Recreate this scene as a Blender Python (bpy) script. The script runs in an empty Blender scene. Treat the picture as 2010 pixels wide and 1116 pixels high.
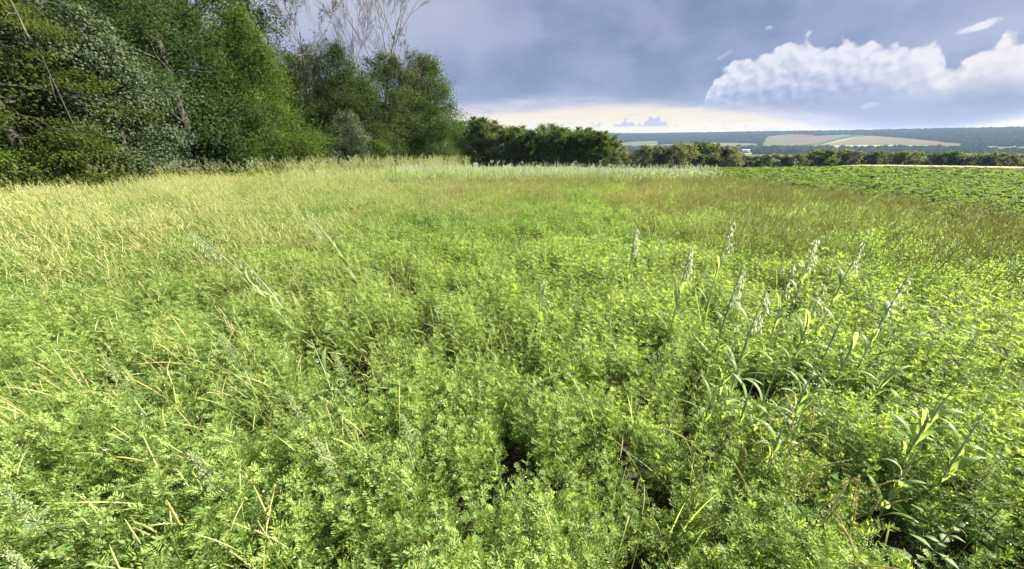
import bpy, math, random
import numpy as np
from math import radians as R

# ------------------------------------------------------------------ camera, sky, sun, exposure
scene = bpy.context.scene
COL = scene.collection
FPX, PITCH, EYE = 700.0, math.atan(273 / 700.0), 1.6      # focal length in pixels of the 2010 px wide photograph
SUN_AZ, SUN_EL = 77.0, 34.0                                # degrees right of the view direction, above the horizon
EXPO = 2.55

cam_d = bpy.data.cameras.new('camera')
cam_d.sensor_width = 36.0
cam_d.lens = FPX / 2010.0 * 36.0
cam_d.clip_start, cam_d.clip_end = 0.05, 30000.0
cam = bpy.data.objects.new('camera', cam_d)
cam.location = (0, 0, EYE)
cam.rotation_euler = (math.pi / 2 - PITCH, 0, 0)
COL.objects.link(cam)
scene.camera = cam

scene.view_settings.view_transform = 'Standard'
scene.view_settings.look = 'None'
scene.view_settings.gamma = 1.0
scene.view_settings.use_curve_mapping = False
scene.view_settings.exposure = EXPO
cy = scene.cycles
cy.max_bounces, cy.diffuse_bounces, cy.glossy_bounces = 4, 3, 1
cy.transmission_bounces, cy.transparent_max_bounces, cy.volume_bounces = 3, 4, 0
cy.use_denoising = True
cy.use_adaptive_sampling = True
cy.adaptive_threshold = 0.025
cy.sample_clamp_indirect = 6.0
cy.caustics_reflective = cy.caustics_refractive = False

sun_d = bpy.data.lights.new('sun', 'SUN')
sun_d.energy, sun_d.angle, sun_d.color = 5.0, R(0.6), (1.0, 0.92, 0.77)
sun = bpy.data.objects.new('sun', sun_d)
sun.rotation_euler = (math.pi / 2 - R(SUN_EL), 0, -R(SUN_AZ) + math.pi)
COL.objects.link(sun)
from mathutils import Vector, Euler, Matrix
_sd = Vector((math.sin(R(SUN_AZ)) * math.cos(R(SUN_EL)), math.cos(R(SUN_AZ)) * math.cos(R(SUN_EL)), math.sin(R(SUN_EL))))
sun.rotation_euler = _sd.to_track_quat('Z', 'Y').to_euler()

# ---- node helpers
class NT:
    def __init__(s, tree):
        s.t = tree
    def n(s, typ, **kw):
        nd = s.t.nodes.new(typ)
        for k, v in kw.items():
            setattr(nd, k, v)
        return nd
    def put(s, sock, v):
        if isinstance(v, bpy.types.NodeSocket):
            s.t.links.new(v, sock)
        elif v is not None:
            if sock.type == 'RGBA' and len(v) == 3:
                v = (*v, 1.0)
            sock.default_value = v
    def m(s, op, a, b=None, c=None, clamp=False):
        nd = s.n('ShaderNodeMath', operation=op, use_clamp=clamp)
        for i, v in enumerate((a, b, c)):
            if v is not None:
                s.put(nd.inputs[i], v)
        return nd.outputs[0]
    def smooth(s, x, a, b):
        nd = s.n('ShaderNodeMapRange', interpolation_type='SMOOTHSTEP')
        s.put(nd.inputs['Value'], x); s.put(nd.inputs['From Min'], a); s.put(nd.inputs['From Max'], b)
        return nd.outputs[0]
    def mix(s, f, a, b):
        nd = s.n('ShaderNodeMix', data_type='RGBA')
        s.put(nd.inputs[0], f); s.put(nd.inputs[6], a); s.put(nd.inputs[7], b)
        return nd.outputs[2]
    def xyz(s, x, y, z=0.0):
        nd = s.n('ShaderNodeCombineXYZ')
        for i, v in enumerate((x, y, z)):
            s.put(nd.inputs[i], v)
        return nd.outputs[0]
    def noise(s, vec, scale, detail=4.0, rough=0.55, dist=0.0):
        nd = s.n('ShaderNodeTexNoise')
        s.put(nd.inputs['Vector'], vec); s.put(nd.inputs['Scale'], scale)
        nd.inputs['Detail'].default_value = detail; nd.inputs['Roughness'].default_value = rough
        nd.inputs['Distortion'].default_value = dist
        return nd.outputs[0]
    def voro(s, vec, scale, smooth=0.6, detail=1.0):
        nd = s.n('ShaderNodeTexVoronoi', feature='SMOOTH_F1')
        s.put(nd.inputs['Vector'], vec); s.put(nd.inputs['Scale'], scale)
        nd.inputs['Smoothness'].default_value = smooth
        nd.inputs['Detail'].default_value = detail
        return nd.outputs['Distance']
    def curve(s, x, pts, lo, hi, vlo, vhi):
        """piecewise smooth function of x through pts"""
        u = s.m('MULTIPLY_ADD', x, 1.0 / (hi - lo), -lo / (hi - lo), clamp=True)
        nd = s.n('ShaderNodeFloatCurve')
        c = nd.mapping.curves[0]
        P = [((a - lo) / (hi - lo), (b - vlo) / (vhi - vlo)) for a, b in pts]
        while len(c.points) < len(P):
            c.points.new(0.5, 0.5)
        for p, (a, b) in zip(c.points, P):
            p.location = (a, b); p.handle_type = 'AUTO_CLAMPED'
        nd.mapping.extend = 'HORIZONTAL'
        nd.mapping.update()
        s.put(nd.inputs['Value'], u)
        return s.m('MULTIPLY_ADD', nd.outputs[0], vhi - vlo, vlo)

def s2l(r, g, b):
    f = lambda c: c / 12.92 if c <= 0.04045 else ((c + 0.055) / 1.055) ** 2.4
    return (f(r / 255), f(g / 255), f(b / 255))

GAIN = 2.0 ** EXPO
def skyc(r, g, b, k=1.0):
    """radiance that a pixel of this sRGB colour needs at the chosen exposure"""
    return tuple(c * k / GAIN for c in s2l(r, g, b))

world = bpy.data.worlds.new('World')
scene.world = world
world.use_nodes = True
wt = world.node_tree
wt.nodes.clear()
W = NT(wt)
tc = W.n('ShaderNodeTexCoord').outputs['Generated']
sep = W.n('ShaderNodeSeparateXYZ'); W.put(sep.inputs[0], tc)
dx, dy, dz = sep.outputs
az = W.m('MULTIPLY', W.m('ARCTAN2', dx, dy), 180 / math.pi)
el = W.m('MULTIPLY', W.m('ARCSINE', dz), 180 / math.pi)
P2 = W.xyz(W.m('MULTIPLY', az, 0.1), W.m('MULTIPLY', el, 0.1))               # decadegrees
P2s = W.xyz(W.m('MULTIPLY', az, 0.1), W.m('MULTIPLY', el, 0.45), 3.7)          # flat streaks
nA = W.noise(P2, 0.55, 4, 0.5)
nB = W.noise(W.xyz(W.m('MULTIPLY', az, 0.08), W.m('MULTIPLY', el, 0.14), 9.1), 1.3, 5, 0.55, 0.4)
nS = W.noise(P2s, 2.2, 6, 0.6, 0.5)
# the storm cloud that covers the sky
storm = W.mix(W.smooth(nB, 0.32, 0.68), skyc(107, 124, 163), skyc(142, 153, 187))
storm = W.mix(W.m('MULTIPLY', W.smooth(nA, 0.5, 0.75), 0.7), storm, skyc(180, 178, 202))
lav = W.m('MULTIPLY', W.m('MULTIPLY', W.smooth(az, 14.0, -22.0), W.smooth(el, 6.0, 17.0)), 0.85)
storm = W.mix(lav, storm, skyc(198, 200, 218))
lav2 = W.m('MULTIPLY', W.m('MULTIPLY', W.smooth(az, 36.0, 58.0), W.smooth(el, 4.0, 14.0)), 0.75)
storm = W.mix(lav2, storm, skyc(190, 190, 216))
sky_n = W.n('ShaderNodeTexSky', sky_type='NISHITA')
sky_n.sun_disc = False
sky_n.sun_elevation, sky_n.sun_rotation = R(SUN_EL), R(SUN_AZ)
skyb = W.n('ShaderNodeVectorMath', operation='SCALE')
W.put(skyb.inputs[0], sky_n.outputs[0]); skyb.inputs['Scale'].default_value = 0.05
storm = W.mix(0.05, storm, skyb.outputs[0])
# the clear pale band under the cloud edge
edge = W.curve(az, [(-90, 5.0), (-20, 5.3), (-7, 5.6), (7, 6.2), (20, 5.4), (26, 4.9), (33, 4.4), (38, 3.5), (42, 2.6), (47, 1.7), (50, 2.1), (53, 2.8), (60, 4.6), (90, 5.0)], -90, 90, 0, 10)
edge = W.m('ADD', edge, W.m('MULTIPLY', W.m('SUBTRACT', nS, 0.5), 1.3))
bmask = W.m('SUBTRACT', 1.0, W.smooth(W.m('SUBTRACT', el, edge), -0.9, 0.7))
edge2 = W.curve(az, [(-90, 3.2), (-20, 3.5), (-7, 4.0), (7, 4.7), (15, 5.0), (24, 4.6), (30, 3.8), (36, 2.6), (42, 1.5), (47, 1.5), (50, 1.9), (60, 3.2), (90, 3.2)], -90, 90, 0, 10)
nS2 = W.noise(W.xyz(W.m('MULTIPLY', az, 0.14), W.m('MULTIPLY', el, 1.1), 1.3), 1.6, 7, 0.62, 0.6)
edge2 = W.m('ADD', edge2, W.m('MULTIPLY', W.m('SUBTRACT', nS2, 0.5), 1.0))
bt = W.m('DIVIDE', el, edge)
bt = W.m('ADD', bt, W.m('MULTIPLY', W.m('SUBTRACT', nS, 0.5), 0.9))
warm = W.mix(W.smooth(az, 40.0, 52.0), skyc(255, 238, 200, 0.97), skyc(255, 246, 190, 1.12))
band = W.mix(W.smooth(bt, 0.3, 1.2), warm, skyc(240, 226, 210))
band = W.mix(W.m('MULTIPLY', W.smooth(nS2, 0.50, 0.66), 0.5), band, skyc(222, 204, 200))
band = W.mix(W.smooth(W.m('SUBTRACT', el, edge2), -0.35, 0.55), band, W.mix(W.smooth(nS, 0.35, 0.65), skyc(190, 188, 208), skyc(214, 206, 214)))
col = W.mix(bmask, storm, band)
# cumulus
nW = W.n('ShaderNodeTexNoise'); W.put(nW.inputs['Vector'], P2); nW.inputs['Scale'].default_value = 5.0; nW.inputs['Detail'].default_value = 6; nW.inputs['Roughness'].default_value = 0.6
wsep = W.n('ShaderNodeSeparateColor'); W.put(wsep.inputs[0], nW.outputs['Color'])
azw = W.m('ADD', az, W.m('MULTIPLY', W.m('SUBTRACT', wsep.outputs[0], 0.5), 1.3))
elw = W.m('ADD', el, W.m('MULTIPLY', W.m('SUBTRACT', wsep.outputs[1], 0.5), 1.2))
Pw = W.xyz(W.m('MULTIPLY', azw, 0.1), W.m('MULTIPLY', elw, 0.11))
bil = W.voro(Pw, 7.5, 0.6, 1.0)
bil2 = W.voro(W.xyz(W.m('MULTIPLY_ADD', azw, 0.1, -0.03), W.m('MULTIPLY_ADD', elw, 0.11, -0.05)), 7.5, 0.6, 1.0)
fine = W.noise(Pw, 11.0, 6, 0.62)
ctop = W.curve(azw, [(20, 3.0), (25.3, 4.2), (26.0, 7.4), (27.8, 9.2), (30.3, 10.6), (31.3, 10.4), (32.6, 11.2), (33.6, 11.5), (34.8, 11.5), (35.8, 11.0), (36.8, 10.1), (38.2, 10.7), (40.3, 10.2), (42.2, 10.0), (44.2, 9.6), (46.0, 8.7), (47.0, 7.6), (48.6, 8.6), (50.7, 9.4), (54, 8.6), (60, 6.4), (66, 3.5), (72, 3.0)], 20, 72, 0, 14)
cbas = W.curve(azw, [(20, 6.0), (26, 4.2), (32, 4.3), (38, 4.4), (42, 4.7), (46, 3.8), (50, 3.9), (56, 3.9), (66, 4.5), (72, 6.0)], 20, 72, 0, 14)
dtop = W.m('SUBTRACT', ctop, elw)
dens = W.m('ADD', dtop, W.m('MULTIPLY', W.m('SUBTRACT', 0.42, bil), 1.7))
mtop = W.smooth(dens, -0.15, 0.5)
mbas = W.smooth(W.m('ADD', W.m('SUBTRACT', elw, cbas), W.m('MULTIPLY', W.m('SUBTRACT', nB, 0.5), 2.0)), -0.3, 2.2)
cmask = W.m('MULTIPLY', mtop, mbas)
relief = W.m('SUBTRACT', bil2, bil)
lit = W.m('ADD', W.m('MULTIPLY_ADD', relief, 0.75, 0.22), W.m('MULTIPLY', W.m('SUBTRACT', fine, 0.5), 0.55))
depth = W.smooth(W.m('DIVIDE', W.m('SUBTRACT', elw, cbas), W.m('MAXIMUM', W.m('SUBTRACT', ctop, cbas), 0.5)), 0.1, 0.85)
lit = W.m('ADD', lit, W.m('MULTIPLY', depth, 0.72), clamp=True)
ccol = W.mix(lit, skyc(154, 165, 203), skyc(231, 230, 240))
ccol = W.mix(W.m('MULTIPLY', W.smooth(az, 36.0, 56.0), 0.6), ccol, skyc(255, 244, 232))
col = W.mix(cmask, col, ccol)
# the low mauve cumulus on the pale band
ltop = W.curve(azw, [(4, 1.0), (9.5, 2.2), (11.5, 3.2), (14, 3.0), (16.8, 3.7), (18.0, 3.1), (20.4, 4.0), (21.5, 3.3), (23.2, 2.5), (26, 1.0)], 4, 26, 0, 8)
elw2 = W.m('ADD', el, W.m('MULTIPLY', W.m('SUBTRACT', wsep.outputs[1], 0.5), 0.9))
lm = W.m('MULTIPLY', W.smooth(W.m('SUBTRACT', W.m('ADD', ltop, W.m('MULTIPLY', W.m('SUBTRACT', 0.42, W.voro(Pw, 14.0, 0.4, 1.0)), 1.3)), elw2), 0.0, 0.15), W.smooth(el, 2.35, 2.6))
col = W.mix(W.m('MULTIPLY', lm, 0.9), col, skyc(184, 184, 210))
# small torn scraps
def scrap(a0, e0, ra, re, tilt, c, amt):
    global col
    A = W.m('SUBTRACT', azw, a0); B = W.m('SUBTRACT', W.m('SUBTRACT', elw, e0), W.m('MULTIPLY', A, tilt))
    q = W.m('ADD', W.m('POWER', W.m('ABSOLUTE', W.m('DIVIDE', A, ra)), 2.0), W.m('POWER', W.m('ABSOLUTE', W.m('DIVIDE', B, re)), 2.0))
    q = W.m('ADD', q, W.m('MULTIPLY', W.m('SUBTRACT', fine, 0.5), 1.6))
    col = W.mix(W.m('MULTIPLY', W.m('SUBTRACT', 1.0, W.smooth(q, 0.0, 1.2)), amt), col, c)
scrap(47.6, 9.95, 1.3, 0.42, 0.18, skyc(238, 236, 244), 0.95)
scrap(31.0, 12.5, 0.5, 0.28, -0.3, skyc(206, 212, 236), 0.6)
scrap(42.0, 4.0, 0.75, 0.35, 0.1, skyc(196, 204, 230), 0.7)
scrap(27.0, 10.2, 0.9, 0.25, 0.4, skyc(186, 196, 226), 0.5)
bg = W.n('ShaderNodeBackground'); W.put(bg.inputs['Color'], col); bg.inputs['Strength'].default_value = 1.0
wo = W.n('ShaderNodeOutputWorld'); wt.links.new(bg.outputs[0], wo.inputs['Surface'])
world.cycles.sampling_method = 'NONE'

# ------------------------------------------------------------------ geometry helpers
def U(v):
    v = np.asarray(v, float)
    return v / np.maximum(np.linalg.norm(v, axis=-1, keepdims=True), 1e-9)

class MB:
    """collects vertices, faces, a material index and a shade value per face group"""
    def __init__(s):
        s.V, s.F, s.M, s.S, s.n = [], [], [], [], 0
    def add(s, V, F, mat=0, shade=0.5):
        V = np.asarray(V, np.float32).reshape(-1, 3); F = np.asarray(F, np.int32)
        s.V.append(V); s.F.append(F + s.n); s.M.append(np.full(len(F), mat, np.int32))
        s.S.append(np.broadcast_to(np.asarray(shade, np.float32), (len(V),)).copy())
        s.n += len(V)
    def mesh(s, name, mats, smooth=False):
        me = bpy.data.meshes.new(name)
        V = np.concatenate(s.V); nf = sum(len(f) for f in s.F)
        me.vertices.add(len(V)); me.vertices.foreach_set('co', V.ravel())
        idx = np.concatenate([f.ravel() for f in s.F])
        cnt = np.concatenate([np.full(len(f), f.shape[1], np.int32) for f in s.F])
        me.loops.add(len(idx)); me.loops.foreach_set('vertex_index', idx)
        me.polygons.add(nf)
        st = np.zeros(nf, np.int32); st[1:] = np.cumsum(cnt)[:-1]
        me.polygons.foreach_set('loop_start', st)
        me.polygons.foreach_set('material_index', np.concatenate(s.M))
        if smooth:
            me.polygons.foreach_set('use_smooth', np.ones(nf, bool))
        a = me.attributes.new('v', 'FLOAT', 'POINT'); a.data.foreach_set('value', np.concatenate(s.S))
        for m in (mats if isinstance(mats, (list, tuple)) else [mats]):
            me.materials.append(m)
        me.update(); me.validate()
        return me

def new_obj(name, data, parent=None, link=True):
    o = bpy.data.objects.new(name, data)
    if link:
        COL.objects.link(o)
    if parent is not None:
        o.parent = parent
    return o

def tag(o, label=None, cat=None, group=None, kind=None):
    for k, v in (('label', label), ('category', cat), ('group', group), ('kind', kind)):
        if v:
            o[k] = v
    return o

def tube(mb, P, rad, sides=4, mat=0, shade=0.5, cap=True):
    P = np.asarray(P, float); n = len(P)
    rad = np.broadcast_to(np.asarray(rad, float), (n,))
    T = U(np.gradient(P, axis=0))
    ref = np.where(np.abs(T[:, 2:3]) > 0.9, np.array([[1., 0, 0]]), np.array([[0, 0, 1.]]))
    A = U(np.cross(T, ref)); B = np.cross(T, A)
    th = np.arange(sides) * 2 * math.pi / sides
    ring = P[:, None, :] + rad[:, None, None] * (A[:, None, :] * np.cos(th)[None, :, None] + B[:, None, :] * np.sin(th)[None, :, None])
    i = np.arange(n - 1)[:, None] * sides; j = np.arange(sides)[None, :]; k = (j + 1) % sides
    F = np.stack([i + j, i + k, i + sides + k, i + sides + j], -1).reshape(-1, 4)
    mb.add(ring.reshape(-1, 3), F, mat, shade)

def leaves(mb, C, D, N, L, Wd, mat=0, shade=0.5, belly=0.45):
    """rhombic leaves starting at C, pointing along D, facing N"""
    C = np.asarray(C, float); n = len(C)
    D = U(D); S = U(np.cross(D, N)); L = np.broadcast_to(L, (n,))[:, None]; Wd = np.broadcast_to(Wd, (n,))[:, None]
    V = np.stack([C, C + D * L * belly + S * Wd * .5, C + D * L, C + D * L * belly - S * Wd * .5], 1)
    F = np.arange(4 * n).reshape(n, 4)
    mb.add(V.reshape(-1, 3), F, mat, np.repeat(np.broadcast_to(shade, (n,)), 4))

def blade(mb, P, w, side, mat=0, shade=0.5, fold=0.25):
    """a grass blade: three columns along P with a slight keel"""
    P = np.asarray(P, float); n = len(P); t = np.linspace(0, 1, n)
    wp = w * np.sqrt(np.clip(1 - t ** 2.2, 0.0004, 1)) * (0.55 + 0.45 * np.minimum(1, t * 5))
    S = U(np.asarray(side, float)); T = U(np.gradient(P, axis=0)); S = U(S[None] - T * (T @ S)[:, None]); Nn = np.cross(T, S)
    V = np.stack([P - S * wp[:, None] + Nn * wp[:, None] * fold, P, P + S * wp[:, None] + Nn * wp[:, None] * fold], 1)
    i = np.arange(n - 1)[:, None] * 3; j = np.array([[0, 1]])
    F = np.stack([i + j, i + j + 1, i + j + 4, i + j + 3], -1).reshape(-1, 4)
    mb.add(V.reshape(-1, 3), F, mat, shade)

_NZ = np.random.RandomState(5).rand(256, 256)
def vnoise(x, y):
    x = np.asarray(x, float); y = np.asarray(y, float)
    xi = np.floor(x).astype(int); yi = np.floor(y).astype(int); fx = x - xi; fy = y - yi
    fx = fx * fx * (3 - 2 * fx); fy = fy * fy * (3 - 2 * fy)
    g = lambda a, b: _NZ[a & 255, b & 255]
    return (g(xi, yi) * (1 - fx) + g(xi + 1, yi) * fx) * (1 - fy) + (g(xi, yi + 1) * (1 - fx) + g(xi + 1, yi + 1) * fx) * fy
def fbm(x, y, o=3):
    r, a, tot = 0, 1.0, 0
    for i in range(o):
        r = r + a * vnoise(x * 2 ** i + 17.3 * i, y * 2 ** i + 5.1 * i); tot += a; a *= .5
    return r / tot
def sstep(a, b, x):
    t = np.clip((np.asarray(x, float) - a) / (b - a), 0, 1); return t * t * (3 - 2 * t)

# direction through a pixel of the photograph -> (azimuth, tangent of elevation, unit forward vector)
CP, SP = math.cos(PITCH), math.sin(PITCH)
def ray(x, y):
    u, v = x - 1005.0, 558.0 - y
    return np.array([u, v * SP + FPX * CP, v * CP - FPX * SP])
def on_height(x, y, z):
    d = ray(x, y); t = (z - EYE) / d[2]
    return np.array([d[0] * t, d[1] * t, z])
def at_depth(x, Y):
    return (x - 1005.0) / 730.0 * Y
def project(X, Y, Z):
    Z = Z - EYE
    f = Y * CP - Z * SP; v = Y * SP + Z * CP
    f = np.maximum(f, 1e-3)
    return 1005 + FPX * X / f, 558 - FPX * v / f

# ------------------------------------------------------------------ terrain
_KA = np.radians([-180, -90, -50, -10, 15, 32, 43, 54, 90, 180]); _KV = np.array([3, 3, 3, 4.3, 4.6, 4.1, 2.6, 2.35, 2.4, 3]) * 1e-4
_RR = np.array([0, 500, 800, 1250, 1600, 1950, 2500, 3050, 3400, 3700, 4300, 9000.])
_RZ = np.array([0, -36, -40, -33, -23, -9, 26, 65, 86, 82, 40, 40.])
def height(x, y):
    x = np.asarray(x, float); y = np.asarray(y, float)
    d = np.hypot(x, y); a = np.arctan2(x, y)
    k = np.interp(a, _KA, _KV)
    near = np.where(d < 110, -k * d * d, -k * 110 ** 2 - 2 * k * 110 * (d - 110))
    far = np.interp(d, _RR, _RZ) + 5 * (fbm(x / 600 + 3, y / 600 + 8, 2) - .5) * sstep(500, 1200, d) + 9 * (fbm(x / 700 + 1.7, y / 700 + 4.2, 3) - .5) * sstep(2500, 3300, d)
    far = far + np.degrees(a) * 0 - 14 * sstep(45, 62, np.degrees(a)) * sstep(2600, 3400, d)
    w = sstep(230, 520, d)
    return near * (1 - w) + far * w

def mat_new(name):
    m = bpy.data.materials.new(name); m.use_nodes = True
    m.node_tree.nodes.clear()
    return m, NT(m.node_tree)

def mat_ground():
    m, T = mat_new('earth_and_turf')
    pos = T.n('ShaderNodeNewGeometry').outputs['Position']
    ln = T.n('ShaderNodeVectorMath', operation='LENGTH'); T.put(ln.inputs[0], pos)
    n1 = T.noise(pos, 9.0, 6, 0.6); n2 = T.noise(pos, 0.9, 4, 0.55); n3 = T.noise(pos, 0.012, 3, 0.5)
    soil = T.mix(n1, (0.018, 0.014, 0.010), (0.050, 0.038, 0.026))
    turf = T.mix(n2, (0.05, 0.085, 0.018), (0.10, 0.13, 0.03))
    meadow = T.mix(n3, (0.06, 0.10, 0.025), (0.16, 0.15, 0.06))
    c = T.mix(T.smooth(T.m('ADD', ln.outputs['Value'], T.m('MULTIPLY', n2, 6.0)), 13.0, 26.0), soil, turf)
    c = T.mix(T.smooth(ln.outputs['Value'], 120.0, 400.0), c, meadow)
    b = T.n('ShaderNodeBsdfPrincipled'); T.put(b.inputs['Base Color'], c); b.inputs['Roughness'].default_value = 0.95
    b.inputs['Specular IOR Level'].default_value = 0.15
    bp = T.n('ShaderNodeBump'); bp.inputs['Strength'].default_value = 0.8; bp.inputs['Distance'].default_value = 0.05
    T.put(bp.inputs['Height'], n1); T.put(b.inputs['Normal'], bp.outputs[0])
    o = T.n('ShaderNodeOutputMaterial'); m.node_tree.links.new(b.outputs[0], o.inputs['Surface'])
    return m

def mat_field(name, c1, c2, scale=0.02, stretch=6.0):
    m, T = mat_new(name)
    pos = T.n('ShaderNodeNewGeometry').outputs['Position']
    mp = T.n('ShaderNodeMapping'); T.put(mp.inputs['Vector'], pos); mp.inputs['Scale'].default_value = (scale * stretch, scale, scale); mp.inputs['Rotation'].default_value = (0, 0, 0.6)
    n1 = T.noise(mp.outputs[0], 1.0, 5, 0.6); n2 = T.noise(pos, 0.004, 3, 0.5)
    f = T.m('ADD', T.m('MULTIPLY', n1, 0.5), T.m('MULTIPLY', n2, 0.5))
    b = T.n('ShaderNodeBsdfPrincipled'); T.put(b.inputs['Base Color'], T.mix(T.smooth(f, 0.35, 0.65), c1, c2)); b.inputs['Roughness'].default_value = 1.0
    b.inputs['Specular IOR Level'].default_value = 0.0
    o = T.n('ShaderNodeOutputMaterial'); m.node_tree.links.new(b.outputs[0], o.inputs['Surface'])
    return m

def mat_leaf(name, c1, c2, tcol=None, tf=0.42, rough=0.6, spec=0.12, pscale=1.2, c3=None, back=None):
    """leaf: reflecting and letting light through; colour varies by piece (attribute v), by plant and by place"""
    m, T = mat_new(name)
    at = T.n('ShaderNodeAttribute', attribute_name='v').outputs['Fac']
    oi = T.n('ShaderNodeObjectInfo').outputs['Random']
    pos = T.n('ShaderNodeNewGeometry').outputs['Position']
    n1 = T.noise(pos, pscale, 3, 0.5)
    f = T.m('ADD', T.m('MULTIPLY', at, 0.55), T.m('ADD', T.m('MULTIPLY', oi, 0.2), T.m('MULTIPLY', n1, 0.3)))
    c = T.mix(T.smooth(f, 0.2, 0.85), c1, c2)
    if c3:
        c = T.mix(T.smooth(at, 0.93, 0.97), c, c3)
    t = T.mix(0.0, c, c)
    if tcol is None:
        g = T.n('ShaderNodeMix', data_type='RGBA', blend_type='MULTIPLY'); g.inputs[0].default_value = 1.0
        T.put(g.inputs[6], c); T.put(g.inputs[7], (1.9, 1.8, 0.95)); t = g.outputs[2]
    else:
        t = T.mix(f, tuple(x * .8 for x in tcol), tuple(x * 1.15 for x in tcol))
    b = T.n('ShaderNodeBsdfPrincipled'); T.put(b.inputs['Base Color'], c)
    b.inputs['Roughness'].default_value = rough; b.inputs['Specular IOR Level'].default_value = spec
    tr = T.n('ShaderNodeBsdfTranslucent'); T.put(tr.inputs['Color'], t)
    mx = T.n('ShaderNodeMixShader'); mx.inputs[0].default_value = tf
    m.node_tree.links.new(b.outputs[0], mx.inputs[1]); m.node_tree.links.new(tr.outputs[0], mx.inputs[2])
    o = T.n('ShaderNodeOutputMaterial'); m.node_tree.links.new(mx.outputs[0], o.inputs['Surface'])
    return m

def mat_bark(name, c1, c2, scale=6.0):
    m, T = mat_new(name)
    pos = T.n('ShaderNodeNewGeometry').outputs['Position']
    mp = T.n('ShaderNodeMapping'); T.put(mp.inputs['Vector'], pos); mp.inputs['Scale'].default_value = (1, 1, 0.25)
    n1 = T.noise(mp.outputs[0], scale, 6, 0.65)
    b = T.n('ShaderNodeBsdfPrincipled'); T.put(b.inputs['Base Color'], T.mix(T.smooth(n1, 0.3, 0.7), c1, c2)); b.inputs['Roughness'].default_value = 0.9
    bp = T.n('ShaderNodeBump'); bp.inputs['Strength'].default_value = 0.7; bp.inputs['Distance'].default_value = 0.03
    T.put(bp.inputs['Height'], n1); T.put(b.inputs['Normal'], bp.outputs[0])
    o = T.n('ShaderNodeOutputMaterial'); m.node_tree.links.new(b.outputs[0], o.inputs['Surface'])
    return m

def mat_plain(name, c, rough=0.6, spec=0.3):
    m, T = mat_new(name)
    pos = T.n('ShaderNodeNewGeometry').outputs['Position']
    n1 = T.noise(pos, 0.7, 4, 0.6)
    b = T.n('ShaderNodeBsdfPrincipled'); T.put(b.inputs['Base Color'], T.mix(n1, tuple(x * .85 for x in c), tuple(min(1, x * 1.12) for x in c)))
    b.inputs['Roughness'].default_value = rough; b.inputs['Specular IOR Level'].default_value = spec
    o = T.n('ShaderNodeOutputMaterial'); m.node_tree.links.new(b.outputs[0], o.inputs['Surface'])
    return m

def polar_sheet():
    r = np.concatenate([[0.0], np.geomspace(0.6, 120, 70), np.geomspace(126, 4300, 78)])
    A = np.radians(np.arange(0, 360, 1.5)); n = len(A)
    rr, aa = np.meshgrid(r[1:], A, indexing='ij')
    x = rr * np.sin(aa); y = rr * np.cos(aa)
    z = height(x, y)
    V = np.concatenate([[[0, 0, 0]], np.stack([x, y, z], -1).reshape(-1, 3)])
    i = np.arange(len(r) - 2)[:, None] * n; j = np.arange(n)[None]; k = (j + 1) % n
    F = np.stack([1 + i + j, 1 + i + n + j, 1 + i + n + k, 1 + i + k], -1).reshape(-1, 4)
    mb = MB(); mb.add(V, F)
    mb.V, mb.F = [mb.V[0]], [mb.F[0]]
    jj = np.arange(n); mb.F.append(np.stack([np.zeros(n, int), 1 + jj, 1 + (jj + 1) % n], -1).astype(np.int32)); mb.M.append(np.zeros(n, np.int32))
    return mb.mesh('ground', mat_ground(), smooth=True)
ground = tag(new_obj('ground', polar_sheet()), 'broad ground of the field falling away into the valley', None, None, 'structure')

# ------------------------------------------------------------------ the far hillside: fields draped on the slope
def hit_ground(x, y, lo=700.0, hi=3400.0):
    d = ray(x, y); d = d / math.hypot(d[0], d[1])
    r = np.linspace(lo, hi, 900)
    g = height(d[0] * r, d[1] * r) - (EYE + d[2] * r)
    k = np.argmax(g > 0) if (g > 0).any() else int(np.argmax(g / r))
    return np.array([d[0] * r[k], d[1] * r[k]])

def inside(poly, x, y):
    x = np.asarray(x, float); y = np.asarray(y, float); r = np.zeros(x.shape, bool); n = len(poly)
    for i in range(n):
        (x1, y1), (x2, y2) = poly[i], poly[(i + 1) % n]
        c = ((y1 > y) != (y2 > y)) & (x < (x2 - x1) * (y - y1) / ((y2 - y1) if y2 != y1 else 1e-9) + x1)
        r ^= c
    return r

FIELDS = []
def hill_field(name, top, bot, mat, label, lift):
    """top and bottom outlines given as pixel lists; laid on the terrain as a strip mesh"""
    n, m = 40, 7
    def res(P):
        P = np.array(P, float); s = np.concatenate([[0], np.cumsum(np.abs(np.diff(P[:, 0])) + 1e-6)]); t = np.linspace(0, s[-1], n)
        return np.stack([np.interp(t, s, P[:, 0]), np.interp(t, s, P[:, 1])], -1)
    A, B = res(top), res(bot)
    wa = np.array([hit_ground(*p) for p in A]); wb = np.array([hit_ground(*p) for p in B])
    t = np.linspace(0, 1, m)[:, None, None]
    G = wa[None] * (1 - t) + wb[None] * t
    z = height(G[..., 0], G[..., 1]) + lift
    V = np.concatenate([G, z[..., None]], -1)
    i = np.arange(m - 1)[:, None] * n; j = np.arange(n - 1)[None]
    F = np.stack([i + j, i + n + j, i + n + j + 1, i + j + 1], -1).reshape(-1, 4)
    mb = MB(); mb.add(V.reshape(-1, 3), F)
    o = new_obj(name, mb.mesh(name, mat, smooth=True))
    tag(o, label, None, None, 'structure')
    FIELDS.append([tuple(p) for p in A] + [tuple(p) for p in B[::-1]])

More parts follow.
